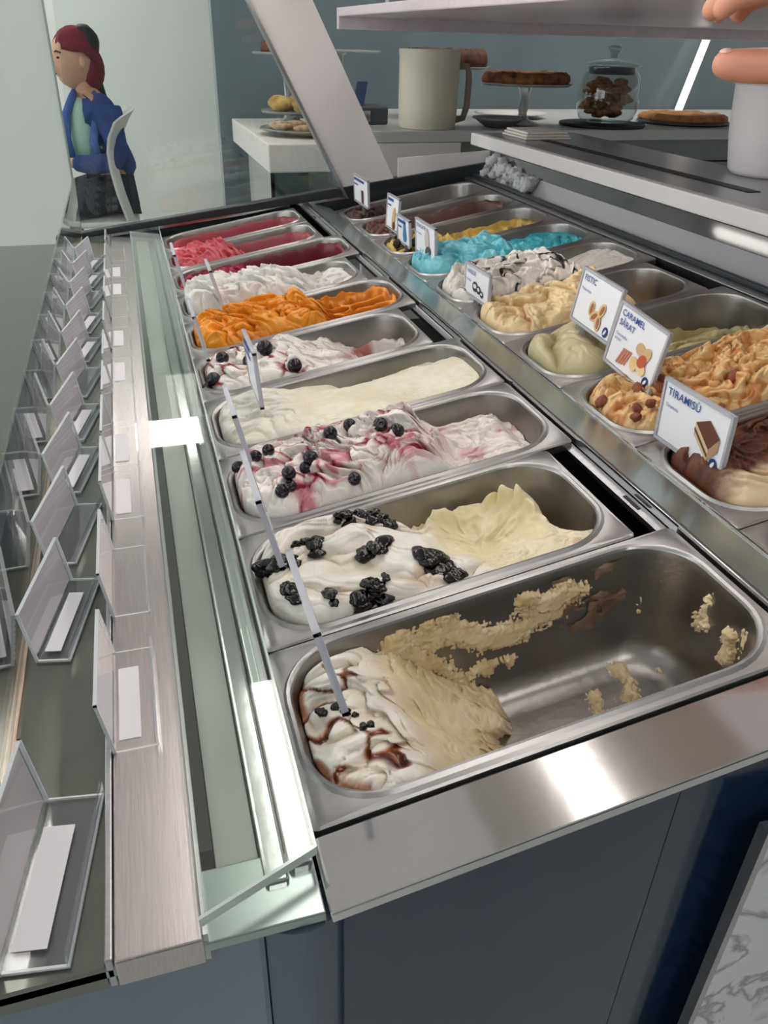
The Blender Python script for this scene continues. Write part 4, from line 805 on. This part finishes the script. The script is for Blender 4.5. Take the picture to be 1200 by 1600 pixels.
tag(MB().lathe([(0, 0), (.135, 0), (.142, .004), (.140, .010), (.130, .008), (0, .008)], (1.49, 2.30, .1825), 36).build('round_tray', M_RUBBER, None, smooth=True, origin=(1.49, 2.30, .1825)), 'thin black round tray under the cookie jar', 'tray')
tag(MB().lathe([(0, 0), (.15, 0), (.16, .006), (.155, .012), (.145, .008), (0, .008)], (1.86, 2.38, .1825), 36).build('pie_dish', mat('dark_dish', (74, 78, 80), .3), None, smooth=True, origin=(1.86, 2.38, .1825)), 'dark shallow dish under the flat pie', 'dish')
crusty('flat_pie', 'flat golden pie on a dark dish', 1.86, 2.38, .193, .150, .150, .022, (196, 138, 84), (150, 92, 50), 9)
tag(MB().lathe([(0, .0), (.04, .0), (.075, .022), (.085, .026), (.082, .030), (.07, .026), (.035, .008), (0, .008)], (1.10, 2.27, .182), 28).build('shallow_bowl', mat('grey_bowl', (120, 126, 124), .3), None, smooth=True, origin=(1.10, 2.27, .182)), 'shallow grey bowl beside the cake stand', 'bowl')
tag(MB().lathe([(0, .0), (.05, .0), (.11, .010), (.13, .014), (.128, .018), (.1, .014), (0, .008)], (1.30, 2.62, .182), 28).build('white_plate', M_WHITE2, None, smooth=True, origin=(1.30, 2.62, .182)), 'white plate at the back of the counter', 'plate')
bx = thing('card_terminal', 'small dark machine with a silver front beside the pitcher', 'machine', (.67, 2.40, .182))
MB().box((.60, 2.36, .182), (.76, 2.50, .232)).build('housing', mat('dark_grey_plastic', (66, 70, 76), .4), bx, bevel=.006)
MB().box((.62, 2.356, .192), (.70, 2.361, .222)).build('silver_front', M_POLISH, bx)
MB().hexa([(.655, 2.40, .232), (.690, 2.40, .232), (.690, 2.41, .232), (.655, 2.41, .232), (.675, 2.42, .300), (.708, 2.42, .300), (.708, 2.43, .300), (.675, 2.43, .300)]).build('screen', mat('screen_blue', (58, 76, 110), .2), bx)
tag(MB().blob((.615, 2.72, .245), (.045, .045, .062), 4, .12, 16).build('fruit', mat('orange_fruit', (196, 140, 56), .5, rgb2=(110, 70, 50), nscale=14), None, smooth=True), 'brown and yellow fruit by the dark machine', 'fruit')
wl = thing('wall_streak', 'slim glowing strip leaning against the grey wall', 'light', (1.93, 2.95, .182))
MB().tube([(2.22, 2.93, .183), (2.38, 2.99, .62)], .016, 10).build('tube', mat('streak_glow', (255, 246, 238), .4, emit=.9), wl, smooth=True)  # emissive tube drawn for the bright slanting streak on the wall
# plates of pastries on the white corner counter
pl = MB().lathe([(0, 0), (.09, 0), (.135, .014), (.145, .016), (.142, .021), (.13, .018), (.085, .006), (0, .006)], (.505, 2.42, .150), 36).build('glass_platter', mat('platter_glass', (150, 158, 158), .1, trans=.4, ior=1.2), None, smooth=True, origin=(.505, 2.42, .150)); tag(pl, 'wide glass platter on the white corner counter', 'platter')
rs = random.Random(12)
for k in range(7):
    a = k/7*6.28; o = MB().blob((.505+.085*math.cos(a), 2.42+.085*math.sin(a), .174), (.040, .030, .012), k, .15, 12).build('cookie', mat('pale_cookie', (196, 166, 130), .8, rgb2=(120, 86, 64), nscale=40), None, smooth=True); tag(o, 'pale flat cookie on the wide glass platter', 'cookie', 'cookies on the platter')
zt = cake_stand(.51, 2.62, .11, .05, 'low glass cake stand of yellow pastries', .15)
for k in range(5):
    a = k/5*6.28; o = MB().blob((.51+.055*math.cos(a), 2.62+.055*math.sin(a), zt+.022), (.038, .03, .024), k+30, .2, 12).build('pastry', mat('yellow_pastry', (206, 176, 104), .7, rgb2=(150, 106, 50), nscale=30), None, smooth=True); tag(o, 'golden yellow pastry on the low cake stand', 'pastry', 'yellow pastries')
zt = cake_stand(.52, 2.78, .12, .215, 'tall glass cake stand at the back of the corner counter', .15)
crusty('small_cake', 'small dark cake on the tall stand beside the white upright', .52, 2.78, zt+.003, .09, .09, .03, (104, 58, 40), (60, 30, 22), 15, 'cake')

# folded towel and white tub on the serving counter, frost along the far back
tw = thing('folded_towel', 'folded white towel on the steel serving counter', 'towel', (.99, 1.80, .203))
for k in range(3): MB().box((.925+.004*k, 1.70+.006*k, .2035+.006*k), (1.055-.003*k, 1.85-.004*k, .2090+.006*k)).build('fold', mat('towel_cloth', (222, 218, 210), .9, bump=.6, bscale=120), tw, bevel=.0024)
tb = thing('white_tub', 'large white plastic tub beside the reaching hand', 'tub', (1.165, 1.08, .203))
MB().lathe([(0, 0), (.078, 0), (.086, .008), (.098, .07), (.106, .165), (.108, .170), (.104, .172), (.100, .165), (.092, .07), (.078, .010), (0, .010)], (1.165, 1.08, .2035), 40).build('bucket', mat('white_plastic', (228, 224, 224), .4), tb, smooth=True)
MB().lathe([(.107, .155), (.113, .157), (.113, .168), (.107, .171)], (1.165, 1.08, .2035), 40).build('rim', mat('white_plastic', (228, 224, 224)), tb, smooth=True)
fr = MB(); rs = random.Random(21)
for k in range(60):
    y = 1.42+.29*rs.random(); x = .822+rs.uniform(-.014, .012); fr.blob((x, y, .128+.045*rs.random()*(.3+.7*(y-1.42)/.29)), rs.uniform(.007, .016), k, .5, 8)
tag(fr.build('frost', mat('frost', (198, 200, 204), .7, bump=1., bscale=200), None, smooth=True), 'patch of frost on the back wall of the case', 'frost', kind='stuff')

# ------------------------------------------------------------------ figures
def skin(name, verts, edges, radii, material, parent=None, org=(0, 0, 0), sub=2, root=0):
    me = bpy.data.meshes.new(name); me.from_pydata([rel(org, v) for v in verts], edges, []); me.materials.append(material)
    o = bpy.data.objects.new(name, me); COL.objects.link(o); m = o.modifiers.new('skin', 'SKIN'); m.use_smooth_shade = True
    for i, r in enumerate(radii):
        rr_ = r if hasattr(r, '__len__') else (r, r); o_sv = me.skin_vertices[0].data[i]; o_sv.radius = rr_; o_sv.use_root = (i == root)
    s = o.modifiers.new('subsurf', 'SUBSURF'); s.levels = sub; s.render_levels = sub
    bpy.context.view_layer.update()
    nm = bpy.data.meshes.new_from_object(o.evaluated_get(bpy.context.evaluated_depsgraph_get())); nm.polygons.foreach_set('use_smooth', [True]*len(nm.polygons)); nm.materials.clear(); nm.materials.append(material)
    o.modifiers.clear(); o.data = nm; bpy.data.meshes.remove(me)
    if parent is not None: o.parent = parent
    else: o.location = (org[0], org[1], org[2]+Z0)
    ORG[o] = org; return o
M_SKIN = mat('skin', (224, 176, 148), .5, noise=.08, nscale=20, sss=.15)
M_SKIN2 = mat('skin_hand', (214, 150, 124), .45, noise=.15, nscale=40, sss=.2)
# serving hand over the tub
hv = [(.86, .03, .478), (.70, .14, .462), (.592, .215, .448), (.553, .243, .442), (.515, .270, .442)]
he = [(0, 1), (1, 2), (2, 3), (3, 4)]; hr = [.042, .036, (.028, .022), (.034, .021), (.035, .019)]
def chain(start, pts, rads):
    a = start
    for p, r in zip(pts, rads): hv.append(p); hr.append(r); he.append((a, len(hv)-1)); a = len(hv)-1
chain(3, [(.510, .264, .420), (.468, .298, .4045), (.438, .323, .4035), (.421, .336, .4055)], [.0180, .0150, .0138, .0105])          # thumb
for kf, (ln, rd) in enumerate(((.96, .0115), (1.06, .0120), (1.0, .0112), (.82, .0098))):
    ox, oy = (kf-1.2)*.0135, (kf-1.2)*.017
    chain(4, [(.490+ox, .285+oy, .450), (.490-.040*ln+ox, .285+.028*ln+oy, .459), (.490-.066*ln+ox, .285+.048*ln+oy, .450), (.490-.074*ln+ox, .285+.056*ln+oy, .435)], [rd*1.12, rd, rd*.92, rd*.72])
hand = skin('reaching_hand', hv, he, hr, M_SKIN2, None, (.592, .215, .42), 2, 2); tag(hand, 'bare hand with thumb out reaching in above the rear row of pans', 'hand')
MB().blob((.4285, .3270, .4130), (.0065, .0060, .0030), 2, 0, 12).build('thumbnail', mat('nail', (226, 176, 160), .3), hand, smooth=True)

# seated person beyond the far glass
PX, PY = -.13, 3.56
per = thing('person', 'person in blue jacket and dark red headwrap seated on a white chair', 'person', (PX, PY, -.75))
og = (PX, PY, -.75)
bv = [(-.085, 3.58, -.165), (-.115, 3.58, -.04), (-.150, 3.57, .08), (-.178, 3.565, .165), (-.190, 3.56, .215), (-.198, 3.552, .275)]
be = [(0, 1), (1, 2), (2, 3), (3, 4), (4, 5)]; br = [(.095, .075), (.085, .070), (.095, .070), (.062, .052), (.040, .040), (.046, .046)]
def bch(start, pts, rads, V=None, E=None, R=None):
    a = start
    for p, r in zip(pts, rads): V.append(p); R.append(r); E.append((a, len(V)-1)); a = len(V)-1
bch(3, [(-.120, 3.465, .145), (-.085, 3.42, .03), (-.090, 3.40, -.045), (-.20, 3.41, -.055), (-.275, 3.44, -.05), (-.315, 3.46, -.045)], [.042, .036, .031, .028, .020, .022], bv, be, br)
bch(3, [(-.215, 3.665, .140), (-.245, 3.70, .03), (-.255, 3.70, -.04), (-.33, 3.62, -.05), (-.385, 3.55, -.045)], [.042, .036, .031, .026, .022], bv, be, br)
for i0, (k, s0_) in enumerate(((3.50, 0), (3.66, 0))):
    bch(0, [(-.12, k, -.18), (-.27, k-.10, -.19), (-.335, k-.14, -.22), (-.315, k-.13, -.42), (-.29, k-.12, -.67), (-.36, k-.15, -.715)], [.070, .062, .052, .044, .030, .030], bv, be, br)
body = skin('body', bv, be, br, M_SKIN, per, og, 2, 0)
# head with face: a shaped ellipsoid merged at the neck
def head_mesh(c, yaw):
    m = MB(); n, rows = 28, 22
    for i in range(rows+1):
        t = math.pi*i/rows
        for j in range(n):
            a = 2*math.pi*j/n; d = Vector((math.sin(t)*math.cos(a), math.sin(t)*math.sin(a), math.cos(t)))
            x, y, z = d.x*.088, d.y*.070, d.z*.105
            f = max(0, d.x)
            if z < 0: y *= 1-.38*(-d.z)**1.5; x *= 1-.10*(-d.z)                                   # jaw
            x += .018*math.exp(-(y/.013)**2-((z+.012)/.022)**2)*(f > .5)                           # nose
            x += .007*math.exp(-(y/.020)**2-((z+.046)/.008)**2)*(f > .3)                           # lips
            x += .008*math.exp(-(y/.022)**2-((z+.076)/.015)**2)*(f > .2)                           # chin
            x -= .009*(math.exp(-((y-.028)/.013)**2-((z-.012)/.012)**2)+math.exp(-((y+.028)/.013)**2-((z-.012)/.012)**2))*(f > .3)
            x += .004*math.exp(-((abs(y)-.028)/.018)**2-((z-.030)/.008)**2)*(f > .3)
            m.v.append((x, y, z))
    for i in range(rows): m.f += [(i*n+j, (i+1)*n+j, (i+1)*n+(j+1) % n, i*n+(j+1) % n) for j in range(n)]
    ca, sa = math.cos(yaw), math.sin(yaw); m.v = [(c[0]+x*ca-y*sa, c[1]+x*sa+y*ca, c[2]+z) for x, y, z in m.v]; return m
HC, HY = (-.205, 3.545, .315), math.radians(205)
def hp(x, y, z): return (HC[0]+x*math.cos(HY)-y*math.sin(HY), HC[1]+x*math.sin(HY)+y*math.cos(HY), HC[2]+z)
hm = head_mesh(HC, HY); tmp = me_from('head_tmp', [rel(og, p) for p in hm.v], hm.f)
bmx = bmesh.new(); bmx.from_mesh(body.data); bmx.from_mesh(tmp); bmx.to_mesh(body.data); bmx.free()
body.data.polygons.foreach_set('use_smooth', [True]*len(body.data.polygons)); hd = body
for s in (-1, 1):
    MB().blob(hp(.073, .027*s, .010), (.007, .008, .0045), 1, 0, 10).build('eye', mat('eye_dark', (52, 38, 34), .2), hd, smooth=True)
    MB().tube([hp(.080, .014*s, .028), hp(.078, .030*s, .033), hp(.066, .044*s, .027)], .0035, 6).build('eyebrow', mat('dark_hair', (30, 26, 30), .5), hd, smooth=True)
    MB().blob(hp(-.004, .070*s, -.002), (.014, .014, .022), 2, .1, 10).build('ear', M_SKIN, hd, smooth=True)
MB().tube([hp(.0895, -.018, -.046), hp(.094, 0, -.045), hp(.0895, .018, -.046)], .0040, 6).build('mouth', mat('lips', (176, 106, 96), .5), hd, smooth=True)
# headwrap: shell over the crown, with darker hair at the back
def cap(rx, ry, rz, zcut, back, name, m_):
    m = MB(); n, rows = 28, 12
    for i in range(rows+1):
        for j in range(n):
            a = 2*math.pi*j/n; lim = math.acos(max(-1, min(1, (zcut-.055*math.cos(a)*-1 if False else zcut-(.070 if math.cos(a) < 0 else .0)*abs(math.cos(a))-.018*abs(math.sin(a)))/rz)))
            t = lim*i/rows; d = (math.sin(t)*math.cos(a), math.sin(t)*math.sin(a), math.cos(t)); k = 1+.02*math.sin(9*a+6*t)
            m.v.append(hp(d[0]*rx*k+back, d[1]*ry*k, d[2]*rz*k+.004))
    for i in range(rows): m.f += [(i*n+j, (i+1)*n+j, (i+1)*n+(j+1) % n, i*n+(j+1) % n) for j in range(n)]
    o = m.build(name, m_, per, smooth=True); sol = o.modifiers.new('thick', 'SOLIDIFY'); sol.thickness = .006; return o
cap(.094, .080, .116, .046, -.012, 'headwrap', mat('dark_red_cloth', (136, 26, 48), .8, noise=.3, nscale=30))
MB().blob(hp(-.055, .0, .055), (.062, .062, .068), 6, .10, 16).build('hair', mat('dark_hair', (30, 26, 30)), per, smooth=True)
MB().blob(hp(-.058, .0, -.020), (.060, .068, .088), 7, .06, 18).build('headwrap_tail', mat('dark_red_cloth', (112, 30, 46)), per, smooth=True)
MB().tube([hp(-.080, -.01, -.08), hp(-.105, -.02, -.15), hp(-.10, -.03, -.20)], [.03, .024, .010], 10).build('hair', mat('dark_hair', (30, 26, 30)), per, smooth=True)
# clothes
M_JK = mat('blue_jacket', (44, 74, 142), .8, noise=.3, nscale=18, bump=.4, bscale=30)
jv = [(-.085, 3.58, -.15), (-.115, 3.58, -.04), (-.148, 3.57, .08), (-.172, 3.565, .158), (-.184, 3.562, .190)]; je = [(0, 1), (1, 2), (2, 3), (3, 4)]; jr = [(.132, .112), (.106, .090), (.112, .088), (.076, .066), (.050, .048)]
bch(3, [(-.120, 3.462, .142), (-.083, 3.416, .03), (-.088, 3.395, -.045), (-.20, 3.405, -.055), (-.265, 3.436, -.05)], [.056, .050, .044, .040, .032], jv, je, jr)
bch(3, [(-.215, 3.668, .138), (-.247, 3.704, .03), (-.257, 3.704, -.04), (-.33, 3.62, -.05)], [.054, .048, .043, .036], jv, je, jr)
skin('jacket', jv, je, jr, M_JK, per, og, 2, 0)
MB().blob((-.205, 3.515, .04), (.062, .070, .145), 3, .04, 18).build('shirt', mat('mint_shirt', (176, 212, 196), .8, bump=.4, bscale=30), per, smooth=True)
for pts in ([(-.262, 3.470, -.07), (-.276, 3.462, .04), (-.262, 3.475, .13), (-.232, 3.500, .185), (-.222, 3.54, .205)], [(-.158, 3.432, -.07), (-.172, 3.428, .03), (-.150, 3.445, .11), (-.140, 3.490, .180), (-.150, 3.54, .205)]):
    MB().tube(pts, [.016, .017, .017, .016, .012], 10).build('jacket_collar', mat('blue_lining', (66, 102, 170), .8), per, smooth=True)
tv = [(-.085, 3.58, -.16)]; te = []; tr_ = [(.105, .085)]
for k in (3.50, 3.66): bch(0, [(-.12, k, -.18), (-.27, k-.10, -.19), (-.338, k-.14, -.22), (-.318, k-.13, -.42), (-.295, k-.12, -.66)], [.084, .076, .066, .056, .044], tv, te, tr_)
skin('trousers', tv, te, tr_, mat('dark_jeans', (38, 46, 58), .85, noise=.3, nscale=30), per, og, 2, 0)
for k in (3.38, 3.54): MB().blob((-.345, k-.02, -.722), (.085, .038, .028), 3, .05, 14).build('shoe', mat('dark_shoe', (40, 42, 48), .6), per, smooth=True)
# chair
ch = thing('cafe_chair', 'white moulded cafe chair under the seated person', 'chair', (-.06, 3.52, -.75))
ch.location.x -= .085; ch.location.y -= .03
M_CH = mat('chair_plastic', (226, 226, 222), .35)
prof = [(.030, .150), (.000, .110), (-.030, .055), (-.042, .0), (-.040, -.07), (-.026, -.160), (.0, -.266)]
def backpt(i, v, th):   # v in -1..1 across the chair; the back wraps forward at its sides
    x, z = prof[i]; wd = [.19, .20, .20, .19, .185, .19, .20][i]; return (x-.0*v+.055*(1-v*v)+th, 3.55+wd*v, z-.02*v*v*(i == 0))
def shellgrid(i0, i1, v0, v1, nv):
    m = MB(); k = i1-i0+1
    for th in (0, .010):
        for j in range(nv+1):
            for i in range(i0, i1+1): m.v.append(backpt(i, v0+(v1-v0)*j/nv, th))
    N = (nv+1)*k; q = lambda j, i, s: s*N+j*k+i
    for s in (0, 1): m.f += [(q(j, i, s), q(j+1, i, s), q(j+1, i+1, s), q(j, i+1, s)) for j in range(nv) for i in range(k-1)]
    for j in range(nv): m.f += [(q(j, 0, 0), q(j+1, 0, 0), q(j+1, 0, 1), q(j, 0, 1)), (q(j, k-1, 0), q(j+1, k-1, 0), q(j+1, k-1, 1), q(j, k-1, 1))]
    for i in range(k-1): m.f += [(q(0, i, 0), q(0, i+1, 0), q(0, i+1, 1), q(0, i, 1)), (q(nv, i, 0), q(nv, i+1, 0), q(nv, i+1, 1), q(nv, i, 1))]
    return m
bk = shellgrid(0, 3, -1, 1, 12).build('backrest', M_CH, ch, smooth=True, sharp=.9)
for a_, b_ in ((-1, -.72), (.72, 1)): shellgrid(3, 6, a_, b_, 3).build('back_upright', M_CH, ch, smooth=True, sharp=.9)
MB().prism([(-.34, 3.37), (-.30, 3.34), (.03, 3.345), (.055, 3.40), (.055, 3.70), (.03, 3.755), (-.30, 3.76), (-.34, 3.73)], 'z', -.288, -.265).build('seat', M_CH, ch, bevel=.008)
for (x0, y0, x1, y1) in ((-.28, 3.39, -.33, 3.34), (-.28, 3.71, -.33, 3.76), (.0, 3.39, .10, 3.33), (.0, 3.71, .10, 3.77)): MB().tube([(x0, y0, -.287), (x1, y1, -.749)], [.024, .013], 10).build('leg', mat('chair_leg', (196, 196, 192), .4), ch, smooth=True)
# pale panel added in place of the front pane's reflecting end, and a cafe table in front of it
pa = thing('added_panel', 'pale panel added at the left for the front pane reflection, half hiding the seated person', 'added_panel', (-1.2, 3.02, -.75))
MB().box((-2.4, 3.00, -.75), (-.256, 3.03, 1.6)).build('panel', mat('added_panel_face', (206, 214, 210), .35), pa)
MB().box((-.256, 2.995, -.75), (-.251, 3.035, 1.6)).build('edge_strip', mat('added_panel_edge', (150, 160, 156), .3), pa)
